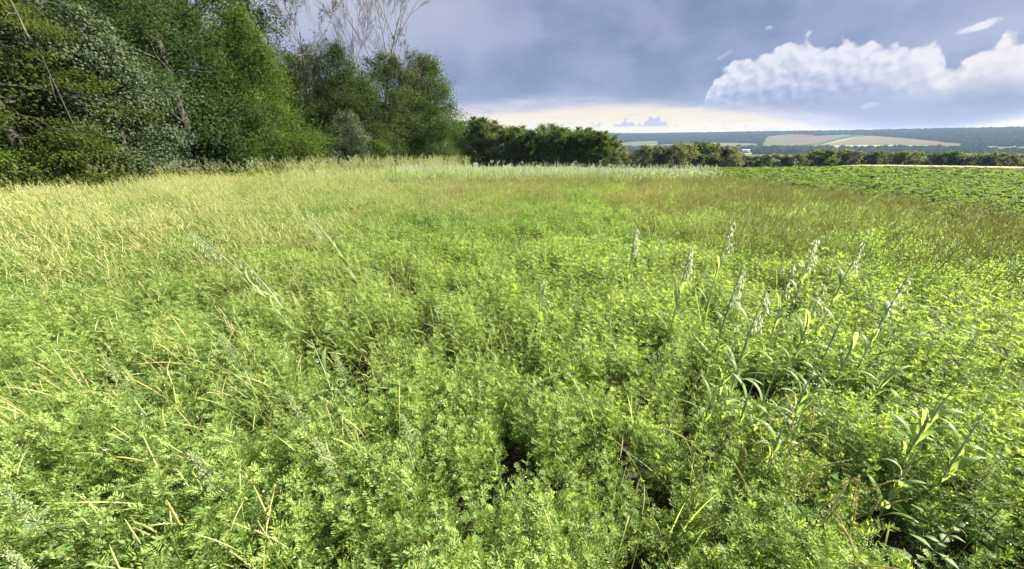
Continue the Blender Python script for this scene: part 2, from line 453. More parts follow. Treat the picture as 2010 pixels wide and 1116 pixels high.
F_ST = mat_field('ripe_stubble', (0.0851, 0.0666, 0.0407), (0.1073, 0.0851, 0.0533))
F_PK = mat_field('pinkish_tilth', (0.0777, 0.0592, 0.0385), (0.0962, 0.0740, 0.0488))
F_RD = mat_field('red_brown_tilth', (0.0814, 0.0407, 0.0296), (0.1036, 0.0518, 0.0370))
F_GB = mat_field('pale_green_crop', (0.0651, 0.0681, 0.0370), (0.0814, 0.0792, 0.0444))
F_GR = mat_field('green_crop', (0.0281, 0.0555, 0.0207), (0.0407, 0.0666, 0.0259))
F_YE = mat_field('yellow_wheat', (0.0925, 0.0740, 0.0340), (0.1110, 0.0903, 0.0444))
hill_field('hillside_field', [(1506, 268), (1530, 265), (1565, 268), (1600, 271)], [(1492, 288), (1515, 288), (1550, 287), (1590, 283)], F_GB, 'pale green field at the left end of the hillside patchwork', 0.7)
hill_field('hillside_field', [(1522, 265), (1550, 263.5), (1575, 263.5), (1598, 265)], [(1530, 265.5), (1555, 267.5), (1575, 269.5), (1600, 267)], F_RD, 'red brown field at the top of the hillside patchwork', 1.5)
hill_field('hillside_field', [(1560, 268), (1600, 266.5), (1630, 265), (1670, 264), (1690, 264.5)], [(1540, 287), (1580, 283.5), (1610, 280), (1640, 271), (1672, 264.5)], F_PK, 'pinkish field in the middle of the hillside patchwork', 1.1)
hill_field('hillside_field', [(1558, 286), (1610, 280.5), (1640, 271), (1665, 266), (1700, 264.3)], [(1562, 288.5), (1612, 283.5), (1645, 275), (1672, 270), (1704, 265)], F_GR, 'green curved strip crossing the hillside patchwork', 1.9)
hill_field('hillside_field', [(1614, 284), (1650, 277), (1690, 267.5), (1712, 266), (1752, 269.5)], [(1590, 288.5), (1640, 285), (1660, 284), (1700, 283.5), (1750, 284)], F_YE, 'yellow wheat field right of the green strip', 1.3)
hill_field('hillside_field', [(1742, 268), (1790, 272), (1830, 276), (1892, 282.5)], [(1740, 283), (1780, 284), (1840, 285.5), (1886, 287)], F_ST, 'tan field tapering to a point on the right hillside', 0.9)
hill_field('hillside_field', [(1203, 282), (1240, 278), (1295, 276)], [(1204, 288), (1250, 288), (1290, 282)], F_GB, 'pale green field below the left hill wood', 0.7)
hill_field('hillside_field', [(1292, 284), (1340, 282), (1400, 280), (1440, 280), (1490, 282)], [(1292, 288), (1340, 287), (1400, 287), (1440, 288), (1488, 286)], F_ST, 'tan field strip below the left hill wood', 0.9)
hill_field('hillside_field', [(1940, 287.5), (1970, 288), (2040, 288)], [(1942, 291), (1975, 293), (2040, 293)], F_GB, 'pale green meadow at the far right foot of the hill', 0.7)
hill_field('valley_meadow', [(1470, 303), (1530, 303), (1590, 304)], [(1470, 309), (1530, 309), (1590, 309)], F_YE, 'yellowish meadow beside the white farm building', 0.7)

# ------------------------------------------------------------------ scatter of uncountable plants with geometry nodes
def scatter_group(coll):
    g = bpy.data.node_groups.new('scatter_' + coll.name, 'GeometryNodeTree')
    g.interface.new_socket('Geometry', in_out='INPUT', socket_type='NodeSocketGeometry')
    g.interface.new_socket('Geometry', in_out='OUTPUT', socket_type='NodeSocketGeometry')
    gi = g.nodes.new('NodeGroupInput'); go = g.nodes.new('NodeGroupOutput')
    ci = g.nodes.new('GeometryNodeCollectionInfo'); ci.inputs['Collection'].default_value = coll
    ci.inputs['Separate Children'].default_value = True; ci.inputs['Reset Children'].default_value = True
    ip = g.nodes.new('GeometryNodeInstanceOnPoints'); ip.inputs['Pick Instance'].default_value = True
    def attr(name, typ):
        n = g.nodes.new('GeometryNodeInputNamedAttribute'); n.data_type = typ; n.inputs['Name'].default_value = name
        return n.outputs['Attribute']
    L = g.links.new
    L(gi.outputs[0], ip.inputs['Points']); L(ci.outputs[0], ip.inputs['Instance'])
    L(attr('pick', 'INT'), ip.inputs['Instance Index']); L(attr('rot', 'FLOAT_VECTOR'), ip.inputs['Rotation']); L(attr('scl', 'FLOAT_VECTOR'), ip.inputs['Scale'])
    L(ip.outputs[0], go.inputs[0])
    return g

def scatter(name, protos, P, rot, scl, pick, label, cat=None, parent=None):
    coll = bpy.data.collections.new(name + '_kinds')
    for i, me in enumerate(protos):
        coll.objects.link(bpy.data.objects.new('%s_kind_%02d' % (name, i), me))
    n = len(P)
    me = bpy.data.meshes.new(name)
    me.vertices.add(n); me.vertices.foreach_set('co', np.asarray(P, np.float32).ravel())
    a = me.attributes.new('pick', 'INT', 'POINT'); a.data.foreach_set('value', np.asarray(pick, np.int32))
    a = me.attributes.new('rot', 'FLOAT_VECTOR', 'POINT'); a.data.foreach_set('vector', np.asarray(rot, np.float32).ravel())
    s = np.asarray(scl, np.float32)
    s = np.repeat(s[:, None], 3, 1) if s.ndim == 1 else s
    a = me.attributes.new('scl', 'FLOAT_VECTOR', 'POINT'); a.data.foreach_set('vector', np.ascontiguousarray(s).ravel())
    o = new_obj(name, me, parent)
    md = o.modifiers.new('scatter', 'NODES'); md.node_group = scatter_group(coll)
    tag(o, label, cat, None, 'stuff')
    return o

def rots(rng, n, lean=0.0, lx=0.0, ly=0.0):
    """random turn about z on top of a lean: euler XYZ -> tilt is applied after the spin only for small angles, so spin is about the own axis"""
    return np.stack([rng.normal(-ly, lean + 1e-6, n), rng.normal(lx, lean + 1e-6, n), rng.uniform(0, 6.283, n)], -1)

# euler XYZ in Blender applies X first, then Y, then Z; to lean in a world direction after a spin the euler is solved from matrices
def lean_rots(rng, n, lx, ly, sd, spin=math.pi):
    out = np.empty((n, 3), np.float32)
    lx = np.broadcast_to(lx, (n,)) + rng.normal(0, sd, n); ly = np.broadcast_to(ly, (n,)) + rng.normal(0, sd, n)
    sp = rng.uniform(-spin, spin, n)
    # M = Lean * Rz ; Lean = rotation that takes z to (lx, ly, 1)
    zx, zy, zz = U(np.stack([lx, ly, np.ones(n)], -1)).T
    ang = np.arccos(zz); ax = U(np.stack([-zy, zx, np.zeros(n)], -1)); c, s = np.cos(ang), np.sin(ang)
    kx, ky = ax[:, 0], ax[:, 1]
    L = np.empty((n, 3, 3))
    L[:, 0, 0] = c + kx * kx * (1 - c); L[:, 0, 1] = kx * ky * (1 - c); L[:, 0, 2] = ky * s
    L[:, 1, 0] = kx * ky * (1 - c); L[:, 1, 1] = c + ky * ky * (1 - c); L[:, 1, 2] = -kx * s
    L[:, 2, 0] = -ky * s; L[:, 2, 1] = kx * s; L[:, 2, 2] = c
    Z = np.zeros((n, 3, 3)); Z[:, 0, 0] = np.cos(sp); Z[:, 0, 1] = -np.sin(sp); Z[:, 1, 0] = np.sin(sp); Z[:, 1, 1] = np.cos(sp); Z[:, 2, 2] = 1
    M = L @ Z
    out[:, 1] = -np.arcsin(np.clip(M[:, 2, 0], -1, 1)); out[:, 0] = np.arctan2(M[:, 2, 1], M[:, 2, 2]); out[:, 2] = np.arctan2(M[:, 1, 0], M[:, 0, 0])
    return out

# ------------------------------------------------------------------ trees
def env_oval(s): return np.sin(math.pi * np.clip(s * .86 + .12, 0, 1)) ** .7
def env_cone(s): return np.clip((1.02 - s), 0, 1) ** .8 * np.minimum(1, .55 + s * 3)
def env_col(s): return np.clip(1 - s ** 3, 0, 1) * np.minimum(1, .7 + s * 2)
def env_top(s): return np.sin(math.pi * np.clip(s * .75 + .05, 0, 1)) ** .8

def make_tree(seed, H, Rr, base=0.06, env=env_oval, nprim=26, nsec=5, nleaf=26000, leaf=0.11, spread=0.17, flat=0.75, rise=(0.1, 1.0), trunk_r=None, droop=0.3, asp=0.62, far=False, shell=0.0):
    rng = np.random.RandomState(seed)
    wood, crown = MB(), MB()
    tr = trunk_r or H * 0.016
    tz = np.linspace(0, H * .96, 9)
    wob = np.cumsum(rng.normal(0, .012 * H, (9, 2)), 0) * .6
    TP = np.stack([wob[:, 0], wob[:, 1], tz], -1); TP[0, :2] = 0
    tube(wood, TP, tr * (1.25 - tz / H * 1.15).clip(.06) * np.where(tz < .1, 1.3, 1), 7)
    Cp, Cd, Cw = [], [], []
    for i in range(nprim):
        s = (i + rng.rand()) / nprim; h = (base + (1 - base) * s) * H * .96
        o = np.array([np.interp(h, tz, TP[:, 0]), np.interp(h, tz, TP[:, 1]), h])
        a = i * 2.39996 + rng.normal(0, .35)
        Lp = Rr * float(env(np.array(s))) * rng.uniform(.7, 1.18) + .12
        up = rise[0] + (rise[1] - rise[0]) * s + rng.normal(0, .12)
        t = np.linspace(0, 1, 6)[:, None]
        d = np.array([math.cos(a) * math.cos(up), math.sin(a) * math.cos(up), math.sin(up)])
        P = o + d * Lp * t + np.array([0, 0, -.18 * droop * Lp]) * t ** 2 + rng.normal(0, .03 * Lp, (6, 3)) * t
        tube(wood, P, tr * .38 * (1 - .85 * t[:, 0]) * min(1, Lp / Rr + .3), 4 if far else 5)
        for j in range(nsec):
            f = rng.uniform(.22, 1.0); p0 = o + (P[-1] - o) * f
            p0 = np.array([np.interp(f, t[:, 0], P[:, c]) for c in range(3)])
            a2 = a + rng.choice([-1, 1]) * rng.uniform(.3, 1.2); u2 = up * .5 + rng.normal(0, .35)
            L2 = Lp * rng.uniform(.25, .5) * (1.15 - f * .45)
            d2 = np.array([math.cos(a2) * math.cos(u2), math.sin(a2) * math.cos(u2), math.sin(u2)])
            P2_ = p0 + d2 * L2 * np.linspace(0, 1, 4)[:, None] + np.array([0, 0, -.2 * droop * L2]) * (np.linspace(0, 1, 4)[:, None] ** 2)
            if not far:
                tube(wood, P2_, tr * .13 * np.array([1, .75, .5, .2]), 3)
            Cp += [P2_[3]]; Cd += [d2]; Cw += [L2 + .05 * Rr]
            if rng.rand() < .3:
                Cp += [P2_[1]]; Cd += [d2]; Cw += [L2 * .7 + .05 * Rr]
        Cp.append(P[-1]); Cd.append(d); Cw.append(Lp * .3 + .05 * Rr)
    Cp, Cd = np.array(Cp), np.array(Cd)
    Cw = np.array(Cw) / np.mean(Cw); wgt = (rng.gamma(2.0, 1.0, len(Cp)) + .3) * Cw ** 1.6; wgt /= wgt.sum()
    k = rng.choice(len(Cp), nleaf, p=wgt)
    sp = Rr * spread * .66 * (rng.uniform(.6, 1.5, len(Cp)) * Cw ** .5)[k][:, None]
    off = rng.normal(0, 1, (nleaf, 3)) * sp * np.array([1, 1, flat])
    C = Cp[k] + off
    C[:, 2] = np.maximum(C[:, 2], .08)
    rad = U(C - np.array([0, 0, H * .45])); 
    D = U(rng.normal(0, .7, (nleaf, 3)) + Cd[k] * .6 + np.array([0, 0, -droop]))
    N = U(rng.normal(0, .42, (nleaf, 3)) + np.array([0, 0, .45]) + rad * .35 + U(off) * .8)
    L = leaf * rng.uniform(.65, 1.35, nleaf)
    cv = rng.rand(len(Cp))                                    # whole twigs are a little paler or darker
    leaves(crown, C, D, N, L, L * asp, 0, np.clip(.12 + cv[k] * .6 + rng.rand(nleaf) * .2, 0, 1))
    return wood, crown

BARK = mat_bark('grey_brown_bark', (0.012, 0.010, 0.008), (0.032, 0.028, 0.022))
BARK_P = mat_bark('pale_dead_bark', (0.05, 0.043, 0.036), (0.10, 0.09, 0.076))
BARK_D = mat_bark('bare_twig_bark', (0.06, 0.053, 0.048), (0.12, 0.108, 0.10))
L_HORN = mat_leaf('hornbeam_leaf', (0.017, 0.032, 0.007), (0.050, 0.068, 0.013), spec=.05)
L_ASPEN = mat_leaf('aspen_leaf', (0.030, 0.048, 0.027), (0.072, 0.096, 0.056), rough=0.55, spec=0.1, tf=0.3)
L_DARK = mat_leaf('dark_oak_leaf', (0.015, 0.033, 0.011), (0.042, 0.070, 0.021), spec=.05)
L_BRITE = mat_leaf('maple_leaf', (0.018, 0.042, 0.008), (0.066, 0.098, 0.018), spec=.05)
L_OLIVE = mat_leaf('olive_green_leaf', (0.019, 0.037, 0.012), (0.050, 0.070, 0.024), spec=.05)
L_HEDGE = mat_leaf('hedge_tree_leaf', (0.021, 0.044, 0.011), (0.062, 0.090, 0.025), spec=.05, tf=.5)
L_GREY = mat_leaf('grey_green_leaf', (0.044, 0.056, 0.030), (0.098, 0.106, 0.056), spec=.03, tf=.5)

def plant_tree(name, label, cat, x, y, mats, group=None, meshes=None, scale=1.0, rz=0.0, sink=0.05, **kw):
    if meshes is None:
        w, c = make_tree(**kw)
        meshes = (w.mesh(name + '_trunk', mats[0], True), c.mesh(name + '_crown', mats[1]))
    o = new_obj(name, None)
    o.location = (x, y, float(height(x, y)) - sink); o.rotation_euler[2] = rz
    o.scale = (scale, scale, scale) if np.isscalar(scale) else scale
    new_obj('trunk', meshes[0], o); new_obj('crown', meshes[1], o)
    tag(o, label, cat, group)
    return o, meshes

G_WOOD = 'trees along the edge of the wood'
def wood_tree(name, label, px, Y, mats, **kw):
    x = at_depth(px, Y)
    return plant_tree(name, label, 'tree', x, Y, mats, G_WOOD, **kw)

wood_tree('hornbeam_tree', 'dark hornbeam with layered horizontal sprays, leftmost at the field edge', 70, 13.2, (BARK, L_HORN), seed=11, H=10, Rr=3.0, base=.02, env=env_col, nprim=46, nleaf=60000, leaf=.072, flat=.32, spread=.15, rise=(-.12, .6), droop=.55)
wood_tree('hornbeam_tree', 'dark hornbeam cut by the left picture edge, beside the layered hornbeam', -150, 11.5, (BARK, L_HORN), seed=12, H=9, Rr=3.2, base=.02, env=env_col, nprim=34, nleaf=26000, leaf=.1, flat=.4, rise=(-.1, .6), droop=.5)
wood_tree('aspen_tree', 'slim aspen with silvery grey green leaves between the hornbeam and the dark oak', 258, 15.6, (BARK, L_ASPEN), seed=13, H=6.6, Rr=1.85, base=.05, env=env_col, nprim=40, nleaf=30000, leaf=.088, spread=.22, asp=.85, rise=(.2, 1.0))
wood_tree('oak_tree', 'tall dark green oak right of the silvery aspen', 395, 19.5, (BARK, L_DARK), seed=14, H=12, Rr=3.1, base=.03, env=env_col, nprim=44, nleaf=60000, leaf=.094)
wood_tree('maple_tree', 'conical field maple with sunlit yellow green right side', 545, 23.5, (BARK, L_BRITE), seed=15, H=9.0, Rr=3.15, base=.02, env=env_cone, nprim=46, nleaf=66000, leaf=.096, rise=(0, 1.1))
wood_tree('olive_tree_thicket', 'loose olive green tree under the bare branches', 705, 31.0, (BARK, L_OLIVE), seed=16, H=9.2, Rr=3.9, base=.02, env=env_cone, nprim=46, nleaf=52000, leaf=.115)
wood_tree('elm_tree', 'small olive elm between the bare tree and the lone end tree', 775, 33.5, (BARK, L_OLIVE), seed=17, H=9.0, Rr=2.9, base=.02, nprim=40, nleaf=38000, leaf=.115)
wood_tree('oak_tree', 'rounded oak standing alone at the far end of the wood', 850, 36.5, (BARK, L_DARK), seed=18, H=9.8, Rr=3.0, base=.02, env=env_col, nprim=56, nleaf=60000, leaf=.12, spread=.2, rise=(0, 1.0))
wood_tree('ash_tree', 'tall dark tree behind the left hornbeam', 20, 19.0, (BARK, L_DARK), seed=21, H=13, Rr=4.0, base=.04, env=env_col, nprim=40, nleaf=30000, leaf=.15)
wood_tree('ash_tree', 'tall dark tree behind the silvery aspen', 215, 22.0, (BARK, L_DARK), seed=22, H=14, Rr=4.0, base=.04, env=env_col, nprim=40, nleaf=30000, leaf=.15)
wood_tree('ash_tree', 'tall dark tree behind the oak and the maple', 455, 27.5, (BARK, L_BRITE), seed=23, H=14, Rr=3.8, base=.04, env=env_oval, nprim=40, nleaf=28000, leaf=.15)
wood_tree('ash_tree', 'thin crowned tree rising behind the maple', 560, 31.0, (BARK, L_OLIVE), seed=24, H=14.5, Rr=3.0, base=.2, env=env_oval, nprim=36, nleaf=15000, leaf=.14)
wood_tree('ash_tree', 'dark tree filling the gap right of the maple', 640, 36.0, (BARK, L_DARK), seed=25, H=9.0, Rr=3.6, base=.03, nprim=36, nleaf=26000, leaf=.16)
wood_tree('ash_tree', 'dark tree deep in the wood behind the aspen and oak', 330, 30.0, (BARK, L_DARK), seed=26, H=15, Rr=4.6, base=.04, env=env_col, nprim=38, nleaf=26000, leaf=.18)
wood_tree('ash_tree', 'dark tree deep in the wood behind the hornbeam', 120, 27.0, (BARK, L_DARK), seed=27, H=15, Rr=4.6, base=.04, env=env_col, nprim=38, nleaf=26000, leaf=.18)
wood_tree('ash_tree', 'dark tree behind the olive tree and the bare trees', 715, 41.0, (BARK, L_DARK), seed=28, H=8.2, Rr=4.2, base=.02, nprim=40, nleaf=26000, leaf=.18)
wood_tree('ash_tree', 'dark tree half hidden behind the lone oak', 815, 43.0, (BARK, L_DARK), seed=29, H=7.4, Rr=3.4, base=.02, nprim=36, nleaf=20000, leaf=.18)
for i, (px, Y, lab) in enumerate([(40, 38, 'dense dark tree deep in the wood, far behind the hornbeam'), (230, 42, 'dense dark tree deep in the wood, far behind the aspen'), (400, 45, 'dense dark tree deep in the wood, far behind the oak'), (520, 46, 'dense dark tree deep in the wood, far behind the maple'), (610, 50, 'dense dark tree deep in the wood, in the gap right of the maple')]):
    wood_tree('ash_tree', lab, px, Y, (BARK, L_DARK), seed=90 + i, H=[15, 15, 15, 12, 8][i], Rr=6.0 if i < 4 else 4.5, base=.02, env=env_col, nprim=34, nleaf=13000, leaf=.34, far=True)
G_SHR = 'bushes at the foot of the wood'
def shrub(label, px, Y, mat, H, Rr, seed, n=9000):
    plant_tree('bush', label, 'bush', at_depth(px, Y), Y, (BARK, mat), G_SHR, seed=seed, H=H, Rr=Rr, base=.0, env=env_oval, nprim=24, nleaf=n, leaf=.085, rise=(.1, 1.1), spread=.2)
shrub('rounded pale green bush in front of the olive tree', 693, 27.5, L_ASPEN, 4.0, 1.45, 31, 12000)
shrub('low bright bush under the maple', 520, 21.5, L_BRITE, 1.7, 1.3, 32)
shrub('low dark bush between the oak and the maple', 455, 19.5, L_DARK, 1.9, 1.2, 33)
shrub('small bright bush at the foot of the lone oak', 800, 33.0, L_BRITE, 1.6, 1.2, 34)
shrub('low hornbeam bush at the left foot of the aspen', 170, 13.6, L_HORN, 1.7, 1.2, 35)
shrub('bright bush right of the pale green bush', 745, 29.5, L_BRITE, 2.0, 1.2, 36)
shrub('dark bush right of the maple foot', 640, 29.0, L_DARK, 2.8, 1.6, 38)
shrub('dark bush under the thin bare sapling', 835, 34.5, L_DARK, 2.4, 1.6, 39)
shrub('olive bush left of the lone oak', 765, 31.5, L_OLIVE, 2.6, 1.5, 40)
shrub('low bush at the left picture edge', 15, 11.9, L_BRITE, 1.3, 1.0, 37, 7000)

def bare_tree(seed, H, r0, spreadf=.5, depth=5, start=.25):
    """thin bare tree: long ascending limbs that fork into fine twigs; returns trunk and branch builders"""
    rng = np.random.RandomState(seed)
    trunk, twigs = MB(), MB()
    def grow(p, d, L, r, lev):
        n = 6; t = np.linspace(0, 1, n)[:, None]
        bend = rng.normal(0, .10, 3) * L; bend[2] = abs(bend[2]) * .6
        P = p + d * L * t + bend * t ** 2
        tube(trunk if lev == 0 else twigs, P, np.maximum(r * (1 - .72 * t[:, 0]), .0072), 6 if lev == 0 else (4 if lev < 3 else 3))
        if lev >= depth:
            return
        nb = {0: 10, 1: 6, 2: 5, 3: 5, 4: 2}.get(lev, 3)
        for i in range(nb):
            f = start + (1 - start) * (i + rng.rand()) / nb if lev == 0 else rng.uniform(.25, 1)
            q = p + d * L * f + bend * f * f
            a = rng.uniform(0, 6.283); k = rng.uniform(.35, .8) * (spreadf / .5)
            ref = np.array([math.cos(a), math.sin(a), 0.0]); ref = U(ref - d * (ref @ d))
            nd = U(d + ref * k + np.array([0, 0, .25]))
            grow(q, nd, L * rng.uniform(.34, .58) * (1.25 - .5 * f), r * (1 - .72 * f) * rng.uniform(.45, .65), lev + 1)
    grow(np.zeros(3), np.array([.03, 0, 1.0]), H * .72, r0, 0)
    return trunk, twigs

def plant_bare(name, label, px, Y, mat, leafmat=None, **kw):
    a, b = bare_tree(**kw)
    x = at_depth(px, Y)
    o = new_obj(name, None); o.location = (x, Y, float(height(x, Y)) - .05)
    new_obj('trunk', a.mesh('bare_trunk', mat, True), o)
    new_obj('branches', b.mesh('bare_branches', mat), o)
    if leafmat:
        rng = np.random.RandomState(kw['seed'] + 1)
        V = np.concatenate(b.V); V = V[V[:, 2] > kw['H'] * .3]; C = V[rng.choice(len(V), 1300)] + rng.normal(0, .03, (1300, 3))
        mb = MB(); leaves(mb, C, rng.normal(0, 1, (1300, 3)) + [0, 0, -.5], rng.normal(0, 1, (1300, 3)) + [0, 0, .5], .13, .085, 0, rng.rand(1300))
        new_obj('sparse_leaves', mb.mesh('sparse_leaves', leafmat), o)
    tag(o, label, 'tree', G_WOOD)
plant_bare('bare_tree', 'tall leafless tree with fanned grey branches above the olive tree', 758, 34.5, BARK_D, seed=3, H=16.5, r0=.14, depth=4, spreadf=.62, start=.28)
plant_bare('bare_tree', 'second leafless tree fanning up just left of the tallest bare tree', 715, 35.5, BARK_D, seed=8, H=15.5, r0=.10, depth=4, spreadf=.55, start=.35)
plant_bare('bare_tree', 'small half bare tree with few leaves right of the maple', 628, 31.5, BARK_D, L_OLIVE, seed=5, H=12.0, r0=.11, depth=4, spreadf=.5, start=.35)
plant_bare('bare_tree', 'thin bare sapling leaning over between the olive tree and the lone oak', 812, 35.0, BARK_D, L_OLIVE, seed=6, H=10.5, r0=.09, depth=4, spreadf=.55, start=.4)
# pale dead stem among the hornbeam foliage
def dead_limb(name, label, pts, r):
    mb = MB(); tube(mb, pts, np.linspace(r, r * .45, len(pts)), 6)
    o = new_obj(name, mb.mesh(name, BARK_P, True))
    P = np.array(pts); rng = np.random.RandomState(2)
    for f in (3, 5, 6):
        br = MB(); d = rng.normal(0, .4, 3) + [0.2, -.1, .5]; t = np.linspace(0, 1, 5)[:, None]
        tube(br, P[f] + d * 1.1 * t + [0, 0, -.3] * t ** 2, r * .4 * (1 - .8 * t[:, 0]), 4); new_obj('side_branch', br.mesh('side_branch', BARK_P), o)
    tag(o, label, 'tree')
def pt(x, y, Y):
    d = ray(x, y); return np.array([d[0], d[1], d[2]]) / d[1] * Y + np.array([0, 0, EYE])
dead_limb('dead_stem', 'pale dead stem slanting across the dark hornbeam', [pt(180, 352, 14.2), pt(150, 260, 13.4), pt(118, 190, 12.4), pt(97, 146, 11.6), pt(80, 108, 11.4), pt(52, 65, 11.2), pt(36, 30, 11.2), pt(5, -30, 11.2)], .026)

# ------------------------------------------------------------------ mid hedge: row of field trees behind the oats
G_MID = 'row of trees beyond the oats'
mid_kinds = []
for i, (H_, R_, b_, mt) in enumerate([(8.4, 2.3, .05, L_HEDGE), (7.6, 2.1, .06, L_HEDGE), (8.0, 2.5, .05, L_GREY), (7.2, 2.0, .04, L_BRITE)]):
    w, c = make_tree(50 + i, H_, R_, base=b_, env=env_top, nprim=26, nsec=5, nleaf=12000, leaf=.23, spread=.17, far=True, trunk_r=.13)
    mid_kinds.append((w.mesh('field_tree_trunk', BARK, True), c.mesh('field_tree_crown', mt), H_))
MIDROW = [(897, 246, 2), (918, 243, 0), (941, 240, 1), (962, 244, 2), (985, 252, 0), (1008, 257, 1), (1028, 259, 0), (1050, 261, 3), (1070, 262, 0), (1092, 258, 1), (1112, 260, 3), (1133, 262, 0), (1152, 263, 1), (1172, 264, 3), (1190, 268, 0), (1204, 280, 2)]
rng = np.random.RandomState(77)
names_mid = ['first', 'second', 'third', 'fourth', 'fifth', 'sixth', 'seventh', 'eighth', 'ninth', 'tenth', 'eleventh', 'twelfth', 'thirteenth', 'fourteenth', 'fifteenth', 'sixteenth']
lookM = {0: 'deep green', 1: 'dark green', 2: 'grey green', 3: 'bright green'}
for i, (px, py, k) in enumerate(MIDROW):
    Y = 76 + rng.uniform(-3, 3); x = at_depth(px, Y); g = float(height(x, Y))
    d = ray(px, py); top = EYE + d[2] / d[1] * Y
    s = (top - g) / (mid_kinds[k][2] * 1.02)
    lab = '%s rounded tree, %s from the left in the row beyond the oats' % (lookM[k], names_mid[i])
    plant_tree('field_tree', lab, 'tree', x, Y, None, G_MID, meshes=mid_kinds[k][:2], scale=(s * 1.28, s * 1.28, s), rz=rng.uniform(0, 6.28))
# a second rank makes the row dense
lab2 = ['behind the left end', 'behind the left third', 'behind the middle', 'behind the right third', 'behind the right end']
for i, px in enumerate([905, 960, 1015, 1075, 1140]):
    Y = 86.0; x = at_depth(px, Y); k = [1, 0, 1, 0, 1][i]; g = float(height(x, Y))
    plant_tree('field_tree', 'dark tree standing %s of the row beyond the oats' % lab2[i], 'tree', x, Y, None, G_MID, meshes=mid_kinds[k][:2], scale=(1.25, 1.25, 1.02), rz=i * 1.3)

# ------------------------------------------------------------------ far row of trees along the field's end
G_FAR = 'far row of trees at the end of the beet field'
far_kinds = []
for i, (H_, R_, mt) in enumerate([(8.0, 3.6, L_GREY), (7.4, 3.4, L_HEDGE), (8.4, 3.0, L_OLIVE), (6.8, 3.8, L_GREY)]):
    w, c = make_tree(70 + i, H_, R_, base=.03, env=env_oval, nprim=24, nsec=5, nleaf=5200, leaf=.42, spread=.17, far=True, trunk_r=.16)
    far_kinds.append((w.mesh('hedgerow_tree_trunk', BARK, True), c.mesh('hedgerow_tree_crown', mt), H_))
FARROW = [(1222, 303, 0), (1243, 304, 3), (1268, 287, 2), (1283, 290, 0), (1308, 292, 1), (1330, 286, 0), (1355, 288, 3), (1379, 283, 1), (1398, 287, 0), (1418, 289, 2), (1438, 293, 0), (1460, 307, 3), (1478, 308, 1), (1502, 303, 2), (1524, 305, 0), (1545, 306, 1), (1566, 305, 3), (1588, 300, 2), (1608, 297, 0), (1630, 296, 1), (1652, 297, 3), (1676, 298, 0), (1700, 299, 2), (1728, 298, 1), (1757, 301, 0), (1783, 300, 3), (1808, 299, 1), (1838, 300, 2), (1868, 299, 1), (1893, 304, 0), (1916, 305, 3), (1942, 303, 2), (1966, 302, 0), (1990, 306, 3), (2014, 309, 1), (2045, 307, 0), (2080, 308, 2)]
ordn = ['%s' % n for n in ('1st 2nd 3rd 4th 5th 6th 7th 8th 9th 10th 11th 12th 13th 14th 15th 16th 17th 18th 19th 20th 21st 22nd 23rd 24th 25th 26th 27th 28th 29th 30th 31st 32nd 33rd 34th 35th 36th 37th'.split())]
lookF = {0: 'grey green', 1: 'dark green', 2: 'olive', 3: 'low grey green'}
for i, (px, py, k) in enumerate(FARROW):
    d = ray(px, py); a = math.degrees(math.atan2(d[0], d[1])); h = math.hypot(d[0], d[1])
    dist = np.interp(a, [14, 24, 31, 43, 56], [132, 138, 160, 188, 196]) + rng.uniform(-4, 4)
    x, y = d[0] / h * dist, d[1] / h * dist; g = float(height(x, y))
    H_ = EYE + d[2] / h * dist - g
    s = H_ / (far_kinds[k][2] * 1.02)
    sx = max(s, .75) * rng.uniform(.85, 1.05)
    plant_tree('hedgerow_tree', '%s tree, %s from the left in the far row behind the beets' % (lookF[k], ordn[i]), 'tree', x, y, None, G_FAR, meshes=far_kinds[k][:2], scale=(sx, sx, s), rz=rng.uniform(0, 6.28))

# ------------------------------------------------------------------ woods across the valley (one mass)
def lump(seed):
    rng = np.random.RandomState(seed)
    mb = MB(); n = 170
    D = U(rng.normal(0, 1, (n, 3)) + [0, 0, .25]); r = rng.uniform(.8, 1.1, n)
    C = D * r[:, None] * [.55, .55, .62] + [0, 0, .5]
    T = U(np.cross(D, rng.normal(0, 1, (n, 3))))
    leaves(mb, C - T * .16, T, D + rng.normal(0, .35, (n, 3)), .34, .3, 0, rng.rand(n))
    return mb.mesh('far_tree', L_FARW)
L_FARW = mat_leaf('far_wood_leaf', (0.014, 0.030, 0.012), (0.040, 0.062, 0.024), tf=.2, pscale=.01, rough=1.0, spec=0.0)
rng = np.random.RandomState(4)
n = 60000
ra = np.radians(rng.uniform(-8, 66, n)); rd = np.sqrt(rng.uniform(900 ** 2, 3560 ** 2, n))
X, Y = rd * np.sin(ra), rd * np.cos(ra); Z = height(X, Y)
keep = np.ones(n, bool)
for dz_ in (0.0, 5.0, 9.0, 13.0):
    pxx, pyy = project(X, Y, Z + dz_)
    for f in FIELDS:
        keep &= ~inside(f, pxx, pyy)
low = (rd > 1250) & (rd < 1760) & (fbm(X / 260, Y / 260, 3) > .30)
lowm = (rd > 900) & (rd < 1300) & (fbm(X / 160 + 7, Y / 160, 3) > .56)
high = (rd >= 2050)
keep &= (low | high | lowm)
pxx, pyy = project(X, Y, Z)
keep &= ~((np.abs(pxx - 1463) < 16) & (rd > 1150) & (rd < 1620))
X, Y, Z, rd = X[keep], Y[keep], Z[keep], rd[keep]
n = len(X)
sc = np.where(rd < 1800, rng.uniform(11, 17, n), rng.uniform(8, 13, n))
scatter('far_wood', [lump(i) for i in range(4)], np.stack([X, Y, Z - 1], -1), np.stack([np.zeros(n), np.zeros(n), rng.uniform(0, 6.28, n)], -1), np.stack([sc, sc, sc * rng.uniform(.85, 1.15, n)], -1), rng.randint(0, 4, n), 'blue green woods covering the hills across the valley', 'woods')

